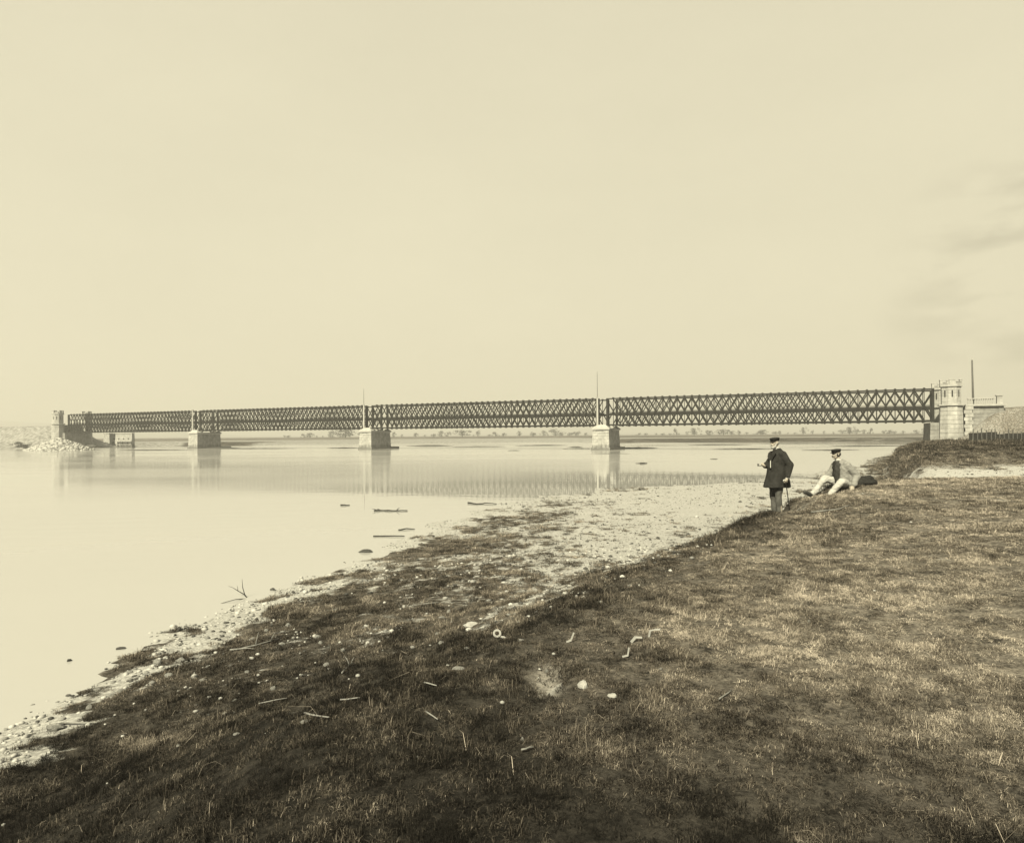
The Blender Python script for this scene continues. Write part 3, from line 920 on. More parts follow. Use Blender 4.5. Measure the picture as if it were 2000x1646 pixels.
cone_c = np.array([-104.0, 153.0]); cdir = np.array([.565, -.825])     # towards the viewer
def cone_h(x, y):
    dx, dy = x - cone_c[0], y - cone_c[1]
    u = dx * cdir[0] + dy * cdir[1]; v = -dx * cdir[1] + dy * cdir[0]
    r = np.hypot(u / 20.0, v / 6.6)
    return 2.7 * np.clip(1 - r, -.15, 1) ** 1.0 if np.isscalar(r) else 2.7 * np.maximum(1 - r, -.15)
xsx = np.linspace(-124, -84, 60); ysx = np.linspace(132, 175, 60)
spur = empty('rubble_spur', (cone_c[0], cone_c[1], 0))
o = sheet('rubble_core', xsx - cone_c[0], ysx - cone_c[1], lambda X, Y: np.maximum(cone_h(X + cone_c[0], Y + cone_c[1]), -.3), M['gravel_bar'], kind=None)
o.parent = spur
pp, ss, tt = [], [], []
while len(pp) < 900:
    x, y = RNG.uniform(-124, -84), RNG.uniform(132, 175)
    hz = float(cone_h(np.array([x]), np.array([y]))[0])
    if hz > -.05:
        pp.append((x - cone_c[0], y - cone_c[1], hz)); ss.append(RNG.uniform(.2, .48)); tt.append(RNG.choice([.2, .75, .85, .95, 1.0]))
scatter_rocks('rubble_stone', pp, ss, tt, None, None, RT, spur)
tag(spur, 'heap of pale rubble stones in the water below the left abutment', 'rubble heap')

# ------------------------------------------------------------------ telegraph pole and stake fence on the right bank
pb = hit(1902, 833, 60, 140)
tp = empty('telegraph_pole', (pb.x, pb.y, pb.z - .3))
top = at(1898.5, 703, pb.y) - Vector((pb.x, pb.y, pb.z - .3))
MB().tube([(0, 0, 0), top * .55, top], [.15, .13, .10], 10).build('shaft', M['wood'], tp, smooth=True)
MB().tube([top - Vector((0, 0, .05)), top + Vector((0, 0, .42))], [.085, .05], 8).build('pole_tip', M['white_paint'], tp)
q = hit(1885, 839, 60, 140)
MB().tube([(q.x - pb.x, q.y - pb.y, q.z - pb.z + .25), (0, 0, .75)], [.09, .08], 8).build('foot_brace', M['wood'], tp)
tag(tp, 'tall bare wooden pole leaning slightly beside the right abutment', 'pole')

f0, f1 = hit(1893, 863, 50, 110), hit(2030, 861.5, 50, 110)
fl = empty('stake_fence', (f0.x, f0.y, 0))
dv = Vector((f1.x - f0.x, f1.y - f0.y, 0)); LF = dv.length; dn = dv.normalized()
nb = max(6, int(LF / 1.1))
for i in range(nb):
    a_, b_ = dn * (LF * i / nb), dn * (LF * (i + 1) / nb)
    c_ = (a_ + b_) / 2
    zg = land1(f0.x + c_.x, f0.y + c_.y)
    Rz = Matrix.Rotation(math.atan2(dn.y, dn.x), 3, 'Z')
    MB().box((c_.x, c_.y, zg + .30), (LF / nb - .03, .08, .78 + .06 * random.random()), Rz).build('fence_board', M['darkdrift'], fl)
    for j in (.25, .75):
        s_ = a_.lerp(b_, j) + Vector((0.02, -.1, 0))
        MB().tube([(s_.x, s_.y, zg - .2), (s_.x + random.uniform(-.05, .05), s_.y, zg + .82 + .3 * random.random())], [.05, .035], 6).build('stake', M['wood'], fl)
tag(fl, 'low dark board fence with pointed stakes at the foot of the right embankment', 'fence')

# ------------------------------------------------------------------ far trees
def tree_protos():
    out = []
    for s in range(5):
        r = np.random.default_rng(100 + s)
        hgt = 1.0
        t = MB().tube([(0, 0, -.1), (.02, 0, .35), (.0, .02, .7)], [.035, .028, .012], 6)
        for k in range(4):
            a = r.uniform(0, 6.28)
            t.tube([(0, 0, .3 + .1 * k), (math.cos(a) * .2, math.sin(a) * .2, .5 + .1 * k)], [.016, .006], 5)
        tm = t.mesh('trunk'); tm.materials.append(M['bark'])
        c = MB()
        cl = [(r.normal(0, .20), r.normal(0, .20), r.uniform(.14, .84), r.uniform(.13, .22)) for _ in range(16)]
        for x, y, z, rad in cl:
            for _ in range(34):
                d = Vector(r.normal(0, 1, 3)).normalized() * rad * r.uniform(.45, 1.05)
                p = Vector((x, y, z)) + d
                q = Quaternion(Vector(r.normal(0, 1, 3)).normalized(), r.uniform(0, 6.28)).to_matrix()
                e = r.uniform(.03, .06)
                c.add([p + q @ Vector((-e, 0, 0)), p + q @ Vector((0, -e * .6, 0)), p + q @ Vector((e, 0, 0)), p + q @ Vector((0, e * .6, 0))], [(0, 1, 2, 3)])
        cm = c.mesh('crown'); cm.materials.append(M['leaf'])
        out.append((tm, cm))
    return out
TP = tree_protos()
ti = 0
def far_tree(px, Y, h, wide, label, group):
    global ti
    a, b = ray(px, 845)
    x = a * Y
    z = float(farland(np.array([x]), np.array([Y]))[0])
    o = empty('tree', (x, Y, z), random.uniform(0, 6.28))
    o.scale = (h * wide, h * wide, h)
    tm, cm = TP[ti % 5]; ti += 1
    link('trunk', tm, None, o); link('crown', cm, None, o)
    tag(o, label, 'tree', group)
for x0, x1, st, what in ((556, 710, 13, 'left of the middle pier'), (770, 1160, 15, 'between the middle pier and the largest pier'),
                        (1235, 1480, 15, 'between the largest pier and the standing man'), (1480, 1815, 15, 'between the standing man and the right abutment')):
    for px in np.arange(x0, x1, st):
        if random.random() < .12: continue
        far_tree(px + random.uniform(-6, 6), random.uniform(540, 800), random.choice((2.6, 3.4, 4.4, 5.2, 6.2, 7.6)) * random.uniform(.9, 1.1), random.choice((.8, 1.2, 1.6, 2.3)),
                 'small hazy tree on the far plain, ' + what, 'hazy trees ' + what)
for px, Y, h, lb in ((52, 172, 1.6, 'dark low bush just left of the rubble heap, middle of three'), (60, 170, 1.3, 'smallest dark bush, partly behind the rubble heap'),
                     (40, 174, 1.7, 'dark bush farthest to the left on the far bank')):
    far_tree(px, Y, h, 2.0, lb, None)

# ------------------------------------------------------------------ grass
def blades(n, rad, h0, h1, w0, w1, seed, lean0=.2, lean1=1.6):
    """one tuft of short curved grass blades"""
    r = np.random.default_rng(seed)
    V, Fc, T = [], [], []
    for i in range(n):
        a = r.uniform(0, 6.283); d = rad * math.sqrt(r.uniform(0, 1))
        b = np.array([d * math.cos(a), d * math.sin(a), -.006])
        az = r.uniform(0, 6.283) if r.uniform() < .6 else a + r.normal(0, .5)
        h = r.uniform(h0, h1) * (1.5 if r.uniform() < .07 else 1); ln = r.uniform(lean0, lean1); wd = r.uniform(w0, w1)
        dx, dy = math.cos(az), math.sin(az)
        sd = np.array([-dy, dx, 0]) * wd
        mid = b + np.array([dx * h * ln * .32, dy * h * ln * .32, .006 + h * .58])
        tip = b + np.array([dx * h * ln, dy * h * ln, .006 + h * max(.12, 1.0 - .45 * ln)])
        o = len(V)
        V += [b - sd, b + sd, mid + sd * .75, mid - sd * .75, tip]
        Fc += [(o, o + 1, o + 2, o + 3), (o + 3, o + 2, o + 4)]
        T += [float(np.clip(r.normal(.5, .2), 0, 1))] * 5
    me = bpy.data.meshes.new('tuft')
    me.from_pydata([tuple(v) for v in V], [], Fc); me.update()
    at_ = me.attributes.new('btone', 'FLOAT', 'POINT'); at_.data.foreach_set('value', np.array(T, np.float32))
    return me

def grass_material():
    m = bpy.data.materials.new('grass_blades'); m.use_nodes = True
    n = m.node_tree; b = n.nodes['Principled BSDF']
    b.inputs['Roughness'].default_value = .85; b.inputs['Specular IOR Level'].default_value = .1
    a = n.nodes.new('ShaderNodeAttribute'); a.attribute_name = 'btone'
    c = n.nodes.new('ShaderNodeAttribute'); c.attribute_name = 'tone'; c.attribute_type = 'INSTANCER'
    ad = n.nodes.new('ShaderNodeMath'); ad.operation = 'MULTIPLY_ADD'
    ad.inputs[1].default_value = 1.0
    sb = n.nodes.new('ShaderNodeMath'); sb.operation = 'SUBTRACT'; sb.inputs[1].default_value = .5
    n.links.new(a.outputs['Fac'], sb.inputs[0]); n.links.new(sb.outputs[0], ad.inputs[0]); n.links.new(c.outputs['Fac'], ad.inputs[2])
    cr = n.nodes.new('ShaderNodeValToRGB'); e = cr.color_ramp.elements
    e[0].position, e[1].position = .0, 1.0
    e[0].color = (*g(.012, .12), 1); e[1].color = (*g(.74, .11), 1)
    e.new(.5).color = (*g(.19, .14), 1)
    n.links.new(ad.outputs[0], cr.inputs[0]); n.links.new(cr.outputs[0], b.inputs['Base Color'])
    return m

def make_grass():
    gmat = grass_material()
    protos = bpy.data.collections.new('tufts')
    for k in range(6):
        me = blades(26, .034, .010, .030, .0009, .0017, 200 + k)
        me.materials.append(gmat)
        protos.objects.link(bpy.data.objects.new('tuft_%02d' % k, me))
    for k in range(6, 8):                                           # longer, looser tufts
        me = blades(18, .03, .03, .075, .0009, .0016, 200 + k, .2, 1.1)
        me.materials.append(gmat)
        protos.objects.link(bpy.data.objects.new('tuft_%02d' % k, me))
    for k in range(8, 10):                                          # dead stalks lying on the sward
        me = blades(2, .03, .05, .11, .0008, .0014, 200 + k, 1.9, 2.1)
        me.materials.append(gmat)
        protos.objects.link(bpy.data.objects.new('tuft_%02d' % k, me))
    edges = np.concatenate([np.arange(1.6, 12, .2), np.exp(np.linspace(math.log(12), math.log(70), 60))])
    P = []
    for a, b in zip(edges[:-1], edges[1:]):
        ym = (a + b) / 2
        dens = 1150 * min(1, (4.6 / ym) ** 1.5)
        x0, x1 = max(-.86 * b - .6, -8), .86 * b + .6
        k = int(dens * (b - a) * (x1 - x0))
        P.append(np.stack([RNG.uniform(x0, x1, k), RNG.uniform(a, b, k)], 1))
    P = np.concatenate(P); x, y = P[:, 0], P[:, 1]
    z = land(x, y)
    c, l = cover(x, y, z)
    clump = fbm(x * 2.6, y * 2.6, 71, 3); fine = fbm(x * 8, y * 8, 73, 2)
    keep = (z > .012) & (RNG.uniform(0, 1, len(x)) < np.clip((c - .22) * 1.7, 0, 1) * np.clip(.74 + 1.2 * clump + 1.0 * fine, .12 + .3 * l, 1))
    for (cx_, cy_, cr_) in CLEAR:
        keep &= ((x - cx_) ** 2 + (y - cy_) ** 2) > cr_ * cr_
    x, y, z, c, l, clump, fine = [q[keep] for q in (x, y, z, c, l, clump, fine)]
    n = len(x)
    print('tufts', n)
    tuft = np.exp(-((x - .03) / .12) ** 2 - ((y - 4.62) / .25) ** 2) + .4 * np.exp(-((x - 1.0) / .5) ** 2 - ((y - 6.4) / .8) ** 2)
    xb_ = np.interp(y, XB[:, 0], XB[:, 1])
    tuft = tuft + .42 * np.exp(-((x - xb_ + .1) / .45) ** 2) * sst(8.5, 12, y) * (1 - sst(15.8, 18, y))
    far_ = np.clip((y / 4.6) ** .75, .9, 6.0)
    sxy = far_ * RNG.uniform(.75, 1.3, n)
    szz = np.clip((y / 4.6) ** .45, .9, 3.0) * RNG.uniform(.6, 1.35, n) * (.50 + .45 * l + .42 * np.clip(clump, -.4, 1)) * (1 + .9 * sst(26, 34, y))
    u = RNG.uniform(0, 1, n)
    idx = RNG.integers(0, 6, n)
    idx = np.where(u < .05 + .10 * l * (clump > .1) + .75 * tuft, RNG.integers(6, 8, n), idx)
    idx = np.where(u > .991, RNG.integers(8, 10, n), idx)
    tone = .60 - .68 * l + RNG.normal(0, .10, n) + .32 * fbm(x * 1.5, y * 1.5, 77, 3) + .42 * fbm(x * 6, y * 6, 79, 2)
    tone = np.where(idx >= 8, RNG.uniform(.3, .8, n), tone)
    me = bpy.data.meshes.new('grass')
    me.vertices.add(n); me.vertices.foreach_set('co', np.stack([x, y, z], 1).ravel().astype(np.float32))
    me.attributes.new('tone', 'FLOAT', 'POINT').data.foreach_set('value', tone.astype(np.float32))
    me.attributes.new('pick', 'INT', 'POINT').data.foreach_set('value', idx.astype(np.int32))
    me.attributes.new('grow', 'FLOAT_VECTOR', 'POINT').data.foreach_set('vector', np.stack([sxy, sxy, szz], 1).ravel().astype(np.float32))
    me.attributes.new('turn', 'FLOAT_VECTOR', 'POINT').data.foreach_set('vector', np.stack([RNG.normal(0, .1, n), RNG.normal(0, .1, n), RNG.uniform(0, 6.28, n)], 1).ravel().astype(np.float32))
    me.update()
    o = link('grass', me, gmat)
    ng = bpy.data.node_groups.new('scatter_tufts', 'GeometryNodeTree')
    ng.interface.new_socket('Geometry', in_out='INPUT', socket_type='NodeSocketGeometry')
    ng.interface.new_socket('Geometry', in_out='OUTPUT', socket_type='NodeSocketGeometry')
    N, L = ng.nodes, ng.links
    gi, go = N.new('NodeGroupInput'), N.new('NodeGroupOutput')
    ip = N.new('GeometryNodeInstanceOnPoints'); ci = N.new('GeometryNodeCollectionInfo')
    ci.inputs['Collection'].default_value = protos
    ci.inputs['Separate Children'].default_value = True; ci.inputs['Reset Children'].default_value = True
    ip.inputs['Pick Instance'].default_value = True
    def na(nm, ty):
        q = N.new('GeometryNodeInputNamedAttribute'); q.data_type = ty; q.inputs['Name'].default_value = nm
        return q.outputs['Attribute']
    L.new(gi.outputs[0], ip.inputs['Points']); L.new(ci.outputs[0], ip.inputs['Instance'])
    L.new(na('pick', 'INT'), ip.inputs['Instance Index'])
    e2r = N.new('FunctionNodeEulerToRotation'); L.new(na('turn', 'FLOAT_VECTOR'), e2r.inputs[0]); L.new(e2r.outputs[0], ip.inputs['Rotation'])
    L.new(na('grow', 'FLOAT_VECTOR'), ip.inputs['Scale'])
    L.new(ip.outputs[0], go.inputs[0])
    md = o.modifiers.new('scatter', 'NODES'); md.node_group = ng
    return tag(o, 'short grass of the river bank, dark near the front, bleached farther back', 'grass', kind='stuff')

# ------------------------------------------------------------------ shingle
pts, sz, tn = [], [], []
def scatter_gravel(n, y0, y1, smin, smax):
    Y = np.exp(RNG.uniform(math.log(y0), math.log(y1), n)); X = RNG.uniform(-.86, .86, n) * Y
    X = np.maximum(X, -7)
    Z = land(X, Y); c, l = cover(X, Y, Z)
    n_ = fbm(X * .9, Y * .9, 91, 3)
    k = (Z > -.03) & (RNG.uniform(0, 1, n) < np.clip(1.0 - 1.2 * c + .35 * n_, .004, 1)) & ~((X > np.interp(Y, XB[:, 0], XB[:, 1])) & (Y < 20) & (RNG.uniform(0, 1, n) < .9))
    k &= ~((((X - 7.2) / 2.4) ** 2 + ((Y - 21.8) / 1.6) ** 2) < 1 + .5 * n_)      # smooth silt pan
    for x, y, z, cc in zip(X[k], Y[k], Z[k], c[k]):
        s = RNG.uniform(smin, smax) * (RNG.uniform(.3, 1) ** 1.3) * (y / 8) ** .55
        pts.append((x, y, z + s * (.4 if cc > .55 else .15))); sz.append(s * (.8 if cc > .55 else 1))
        tn.append(RNG.choice([.05, .35, .6, .8, .95], p=[.62 if y > 14 else .24, .18, .09 if y > 14 else .15, .06 if y > 14 else .12, .05 if y > 14 else .31]))
scatter_gravel(24000, 4, 14, .010, .05)
scatter_gravel(46000, 11, 50, .006, .021)
scatter_gravel(1500, 14, 50, .02, .045)
print('pebbles', len(pts))
scatter_rocks('shingle', pts, sz, tn, 'pale and dark river pebbles strewn along the water edge and the gravel flat', 'shingle', RT)

# ------------------------------------------------------------------ single stones one can point at
CLEAR = []
def stone(px, py, wpx, hpx, label, group=None, seed=0, m='pebble', name='stone'):
    p = hit(px, py + hpx * .4)
    s = wpx / 2 * p.y / F * (1.2 if group else 1.0)
    CLEAR.append((p.x, p.y, s * .95 + .012)); CLEAR.append((p.x, p.y - s * 1.1 - .01, s * .6))
    me = rock_mesh(seed + 20, 1.0, 2, name)
    o = link(name, me, M[m], None, (p.x, p.y, p.z + .16 * s * hpx / wpx))
    o.scale = (s, s * .85, s * max(.45, hpx / wpx * 1.1))
    o.rotation_euler = (0, 0, random.uniform(0, 6.28) if hpx / wpx > .5 else random.uniform(-.3, .3))
    return tag(o, label, 'stone', group)
stone(1139, 1333, 24, 21, 'large pale stone on the right rim of the bare hollow in the grass', seed=1, m='white_stone')
stone(1195, 1355, 20, 13, 'pale rounded stone lying in grass to the right of the large pale stone', seed=2, m='white_stone')
stone(1068, 1309, 7, 8, 'small round white stone just above the bare hollow', seed=3)
stone(921, 1218, 31, 9, 'long flat white stone lying in the dark turf above the ring', seed=4, m='white_stone')
stone(896, 1303, 23, 8, 'thin flat pale stone lying in dark grass left of the hollow', seed=5)
stone(108, 1417, 37, 17, 'big domed stone with pale crust at the lower left shore', seed=6, m='stone_dark')
stone(308, 1289, 26, 15, 'broad pale stone at the water edge beside dry stalks', seed=7)
stone(379, 1318, 12, 10, 'bright white rounded stone in dark turf near the left shore', seed=8, m='white_stone')
stone(1580, 1212, 9, 8, 'single white stone in the dry grass on the right side of the field', seed=9)
stone(351, 1227, 13, 9, 'dark clod standing in the shallow water at the shore', seed=10, m='mud', name='mud_clod')
stone(237, 1264, 18, 6, 'flat dark clod lying in the shallows off the left shore', seed=11, m='mud', name='mud_clod')
stone(136, 1288, 9, 8, 'small dark pointed clod in the water at the far left', seed=12, m='mud', name='mud_clod')
stone(714, 1075, 28, 8, 'dark low mud clod in the water off the middle shore', seed=13, m='mud', name='mud_clod')
SM = [(353, 1287, 14, 9), (563, 1218, 10, 8), (493, 1246, 11, 6), (551, 1256, 12, 6), (575, 1252, 9, 5), (619, 1242, 12, 6), (626, 1253, 10, 7), (670, 1268, 8, 7),
      (637, 1297, 11, 9), (533, 1343, 9, 9), (467, 1354, 6, 5), (459, 1367, 8, 6), (235, 1348, 10, 8), (217, 1358, 10, 8), (330, 1317, 16, 8), (396, 1326, 12, 6),
      (297, 1333, 13, 8), (598, 1407, 20, 6), (462, 1432, 12, 4), (348, 1455, 7, 6), (174, 1378, 14, 10), (863, 1205, 12, 9), (854, 1236, 12, 7), (861, 1254, 11, 8),
      (912, 1265, 10, 6), (951, 1221, 8, 5), (995, 1186, 8, 6), (1018, 1249, 10, 5), (877, 1193, 9, 7), (671, 1269, 7, 6), (1174, 1174, 8, 8), (1020, 1442, 6, 9),
      (816, 1477, 5, 5), (860, 1112, 9, 6), (930, 1108, 12, 6), (820, 1108, 14, 5), (875, 1124, 10, 5), (990, 1075, 8, 5), (1290, 1305, 6, 5), (1230, 1143, 9, 5),
      (268, 1331, 11, 7), (252, 1311, 13, 6), (190, 1345, 13, 6), (340, 1299, 9, 5), (420, 1262, 10, 5), (445, 1243, 9, 5), (520, 1230, 8, 5), (405, 1301, 8, 5), (482, 1311, 8, 5), (590, 1318, 7, 5)]
for i, (a_, b_, c_, d_) in enumerate(SM):
    if a_ < 420: la, gr = 'small pale stone among shingle and turf near the lower left shore', 'small pale stones near the lower left shore'
    elif a_ < 700: la, gr = 'small pale stone lying in the dark turf around the driftwood branch', 'small pale stones around the driftwood branch'
    else: la, gr = 'small pale stone lying in the turf around the white ring', 'small pale stones around the white ring'
    stone(a_, b_, c_, d_, la, gr, seed=30 + i)

# white scraps, ring, sticks
def scrap(px, py, pts2, wpx, label, name='white_scrap', thick=.008, cat='scrap'):
    """folded white strip: pts2 are pixel offsets of its centre line, standing in the grass"""
    p = hit(px, py)
    k = p.y / F
    CLEAR.append((p.x, p.y - .03, 10 * k)); CLEAR.append((p.x + 8 * k, p.y - .03, 8 * k)); CLEAR.append((p.x - 8 * k, p.y - .03, 8 * k))
    w_ = wpx * k / 2
    mb = MB()
    P_ = [Vector((a * k, -.25 * b * k, .015 + .012 * i - b * k * .80)) for i, (a, b) in enumerate(pts2)]
    for i in range(len(P_) - 1):
        d = P_[i + 1] - P_[i]; L = d.length; d.normalize()
        s_ = d.cross(Vector((.2, -1, .35))).normalized(); nn = d.cross(s_).normalized()
        R_ = Matrix((d, s_, nn)).transposed()
        wi = w_ * (2.2 if i % 2 == 0 else 1.7)
        mb.box((P_[i] + P_[i + 1]) / 2 + nn * .002 * i, (L + w_ * .9, wi, thick), R_)
    o = mb.build(name, M['bone'], None, p)
    return tag(o, label, cat)
scrap(1276, 1242, [(-9, 6), (-6, -5), (4, -4), (13, -1)], 3.2, 'white angular strip bent in an L, farthest right of three scraps')
scrap(1241, 1255, [(-8, 3), (0, -4), (12, 0)], 4.6, 'wide folded white scrap in the middle of three scraps in the grass')
scrap(1225, 1284, [(-9, 2), (1, 3), (4, -10)], 3.2, 'white hooked strip nearest the viewer of three scraps in the grass')
scrap(1117, 1255, [(-10, 2), (-2, 2), (4, -11)], 3.4, 'small pale triangular scrap left of the three white scraps')
p = hit(975, 1247)
rg = empty('pale_ring', p)
k = p.y / F
CLEAR.append((p.x, p.y - .03, 13 * k)); CLEAR.append((p.x + 8 * k, p.y - .03, 10 * k))
bm = bmesh.new(); ring = MB()
N1, N2 = 20, 8
vs, fs = [], []
for i in range(N1):
    t = 6.283 * i / N1
    for j in range(N2):
        s_ = 6.283 * j / N2
        r_ = 6.2 * k + 2.2 * k * math.cos(s_)
        vs.append((-4 * k + r_ * math.cos(t), .35 * r_ * math.sin(t) * 1, .02 + r_ * math.sin(t) * .9 + 2.0 * k * math.sin(s_) * .4 + 6 * k))
for i in range(N1):
    for j in range(N2):
        fs.append((i * N2 + j, ((i + 1) % N1) * N2 + j, ((i + 1) % N1) * N2 + (j + 1) % N2, i * N2 + (j + 1) % N2))
ring.add(vs, fs); ring.build('ring', M['bone'], rg, smooth=True)
MB().tube([(3 * k, 0, 4 * k), (9 * k, -.005, 3 * k), (15 * k, -.01, 1 * k)], [2 * k, 2.6 * k, 2 * k], 7).build('shank', M['bone'], rg, smooth=True)
tag(rg, 'white ring with a short shank lying in dark turf, below the long flat stone', 'ring')

def stick(pxs, r, label, m='drift', lift=.02, branches=(), name='stick', water=False, group=None):
    hp = [(on_water(a, b) if water else hit(a, b)) for a, b in pxs]
    root = hp[0]
    if not water:
        for i in range(len(hp) - 1):
            nn_ = max(2, int((hp[i + 1] - hp[i]).length / .02))
            for j in range(nn_ + 1):
                q_ = hp[i].lerp(hp[i + 1], j / nn_); CLEAR.append((q_.x, q_.y - .012, .022))
    mb = MB()
    loc = [q_ - root + Vector((0, 0, lift)) for q_ in hp]
    full = []
    for i in range(len(loc) - 1):
        for t in (0, .33, .66):
            full.append(loc[i].lerp(loc[i + 1], t) + Vector((random.uniform(-1, 1), random.uniform(-1, 1), random.uniform(-.3, .8))) * r * .8)
    full.append(loc[-1])
    mb.tube(full, [r * (1 - .55 * i / len(full)) for i in range(len(full))], 6)
    for (t, vec, rr) in branches:
        b0 = full[int(t * (len(full) - 1))]
        mb.tube([b0, b0 + Vector(vec) * .5 + Vector((0, 0, .01)), b0 + Vector(vec)], [rr, rr * .7, rr * .3], 5)
    o = mb.build(name, M[m], None, root, smooth=True)
    return tag(o, label, 'stick', group)
stick([(450, 1273), (500, 1264), (545, 1250)], .012, 'long forked bleached branch lying on the turf left of centre', branches=((.6, (.02, .05, .14), .008), (.85, (.05, 0, .1), .007), (.3, (.2, -.06, .02), .007)), name='driftwood_branch')
stick([(595, 1399), (642, 1407)], .007, 'thin pale stick beside a flat stone in the dark foreground')
stick([(120, 1417), (190, 1415)], .009, 'straight pale stick next to the big domed stone at lower left')
stick([(808, 1185), (857, 1179)], .012, 'thick pale stick lying above the flat white stone')
stick([(829, 1338), (853, 1344)], .006, 'short pale stick in dark turf left of the hollow')
stick([(832, 1395), (855, 1411)], .005, 'thin pale stick slanting down to the right below the short stick')
stick([(666, 1373), (703, 1368)], .006, 'level pale stick on the dark turf, left of centre foreground')
stick([(1017, 1473), (1042, 1466)], .006, 'pale stick in the foreground grass below the hollow')
stick([(669, 1322), (682, 1305), (690, 1300)], .008, 'upright forked pale twig in dark grass', lift=.03, branches=((.5, (-.05, .02, .08), .006), (.8, (.03, .0, .07), .005)))
stick([(1405, 1372), (1430, 1352)], .005, 'thin straw stalk slanting up right in the lower right field')
stick([(505, 1379), (560, 1368)], .005, 'faint pale stick along the dark turf, lower left')
stick([(1585, 1002), (1640, 996), (1668, 985)], .012, 'long pale stick on the grass below the reclining man')
stick([(732, 998), (748, 997.5), (765, 998.5), (796, 998)], .032, 'long dark branch floating in the river', 'darkdrift', water=True, name='floating_branch', branches=((.8, (.1, .05, .1), .02), (.3, (-.15, .1, .05), .02), (.5, (.25, -.12, .02), .02), (.15, (-.2, -.05, .06), .015)))
stick([(665, 987), (674, 987.5), (683, 987)], .03, 'short dark piece of driftwood far out in the water', 'darkdrift', water=True, name='floating_branch')
stick([(730, 1048), (790, 1048)], .02, 'thin dark stick in the shallows off the middle shore', 'darkdrift', water=True, name='floating_branch')
stick([(778, 1036), (795, 1034), (810, 1034)], .022, 'short dark stick in the shallows close to the turf edge', 'darkdrift', water=True, name='floating_branch')
stick([(915, 983), (930, 985), (948, 984), (970, 985)], .03, 'dark branch lying in the shallows by the gravel point', 'darkdrift', water=True, name='floating_branch')
stick([(1250, 905.5), (1264, 905)], .07, 'dark driftwood in the water left of the standing man', 'darkdrift', water=True, name='floating_branch')
# dead twig standing in the water
tw = on_water(486, 1166)
k = tw.y / F
o = MB()
o.tube([(0, 0, -.05), (-8 * k, 0, 5 * k), (-22 * k, .02, 12 * k), (-34 * k, .03, 19 * k)], [.012, .010, .007, .003], 6)
o.tube([(-8 * k, 0, 5 * k), (-11 * k, -.02, 20 * k), (-12 * k, -.02, 36 * k)], [.008, .006, .002], 5)
o.tube([(-22 * k, .02, 12 * k), (-24 * k, .03, 22 * k)], [.005, .002], 5)
o.tube([(-34 * k, .03, 19 * k), (-41 * k, .03, 21 * k)], [.004, .002], 5)
o.tube([(0, 0, -.02), (-14 * k, -.25, 3 * k), (-34 * k, -.4, 0)], [.009, .006, .004], 5)
tag(o.build('dead_twig', M['darkdrift'], None, tw), 'dead forked twig sticking up out of the water by the left shore', 'twig')

make_grass()

# ------------------------------------------------------------------ people
def remeshed(name, mb, voxel, m, parent, smooth=4, fold=0.0, fscale=9.0, fstretch=(1, 1, .35), seed=0, z_keep=None):
    me = mb.mesh(name)
    o = bpy.data.objects.new('tmp', me); COL.objects.link(o)
    md = o.modifiers.new('r', 'REMESH'); md.mode = 'VOXEL'; md.voxel_size = voxel
    ms = o.modifiers.new('s', 'SMOOTH'); ms.factor = .5; ms.iterations = smooth
    dg = bpy.context.evaluated_depsgraph_get(); dg.update()
    res = bpy.data.meshes.new_from_object(o.evaluated_get(dg))
    bpy.data.objects.remove(o); bpy.data.meshes.remove(me)
    res.name = name
    if fold:
        nv = len(res.vertices)
        co = np.empty(nv * 3, np.float32); res.vertices.foreach_get('co', co); co = co.reshape(-1, 3)
        no = np.array([v.normal[:] for v in res.vertices])
        q = co * fscale * np.array(fstretch)
        e = vnoise(q[:, 0], q[:, 1], seed, q[:, 2]) + .5 * vnoise(q[:, 0] * 2.3, q[:, 1] * 2.3, seed + 3, q[:, 2] * 2.3)
        co = co + no * (e * fold)[:, None]
        res.vertices.foreach_set('co', co.ravel().astype(np.float32)); res.update()
    res.polygons.foreach_set('use_smooth', [True] * len(res.polygons))
    return link(name, res, m, parent)

def hand(mb, wrist, fwd, palm, curl=.8, side=1):
    """palm with four curled fingers and a thumb; fwd = pointing direction, palm = direction the palm faces"""
    wrist = Vector(wrist); f = Vector(fwd).normalized(); p = Vector(palm); p = (p - f * p.dot(f)).normalized(); s = f.cross(p) * side
    mb.capsule(wrist - f * .02, wrist + f * .035, .026, .032, 10)
    for i, L in enumerate((.072, .082, .076, .06)):
        b = wrist + f * .075 + s * (.030 - .020 * i)
        mb.capsule(wrist + f * .02 + s * (.022 - .015 * i), b, .015, .0125, 8)
        k1 = b + (f * math.cos(curl * .7) + p * math.sin(curl * .7)) * L * .5
        k2 = k1 + (f * math.cos(curl * 1.7) + p * math.sin(curl * 1.7)) * L * .5
        mb.capsule(b, k1, .0115, .010, 8); mb.capsule(k1, k2, .010, .008, 8)
    t0 = wrist + f * .02 + s * .028; t1 = t0 + (f * .6 + s * .6 + p * .4).normalized() * .04; t2 = t1 + (f * .7 + p * .8).normalized() * .032
    mb.capsule(t0, t1, .015, .013, 8); mb.capsule(t1, t2, .013, .010, 8)

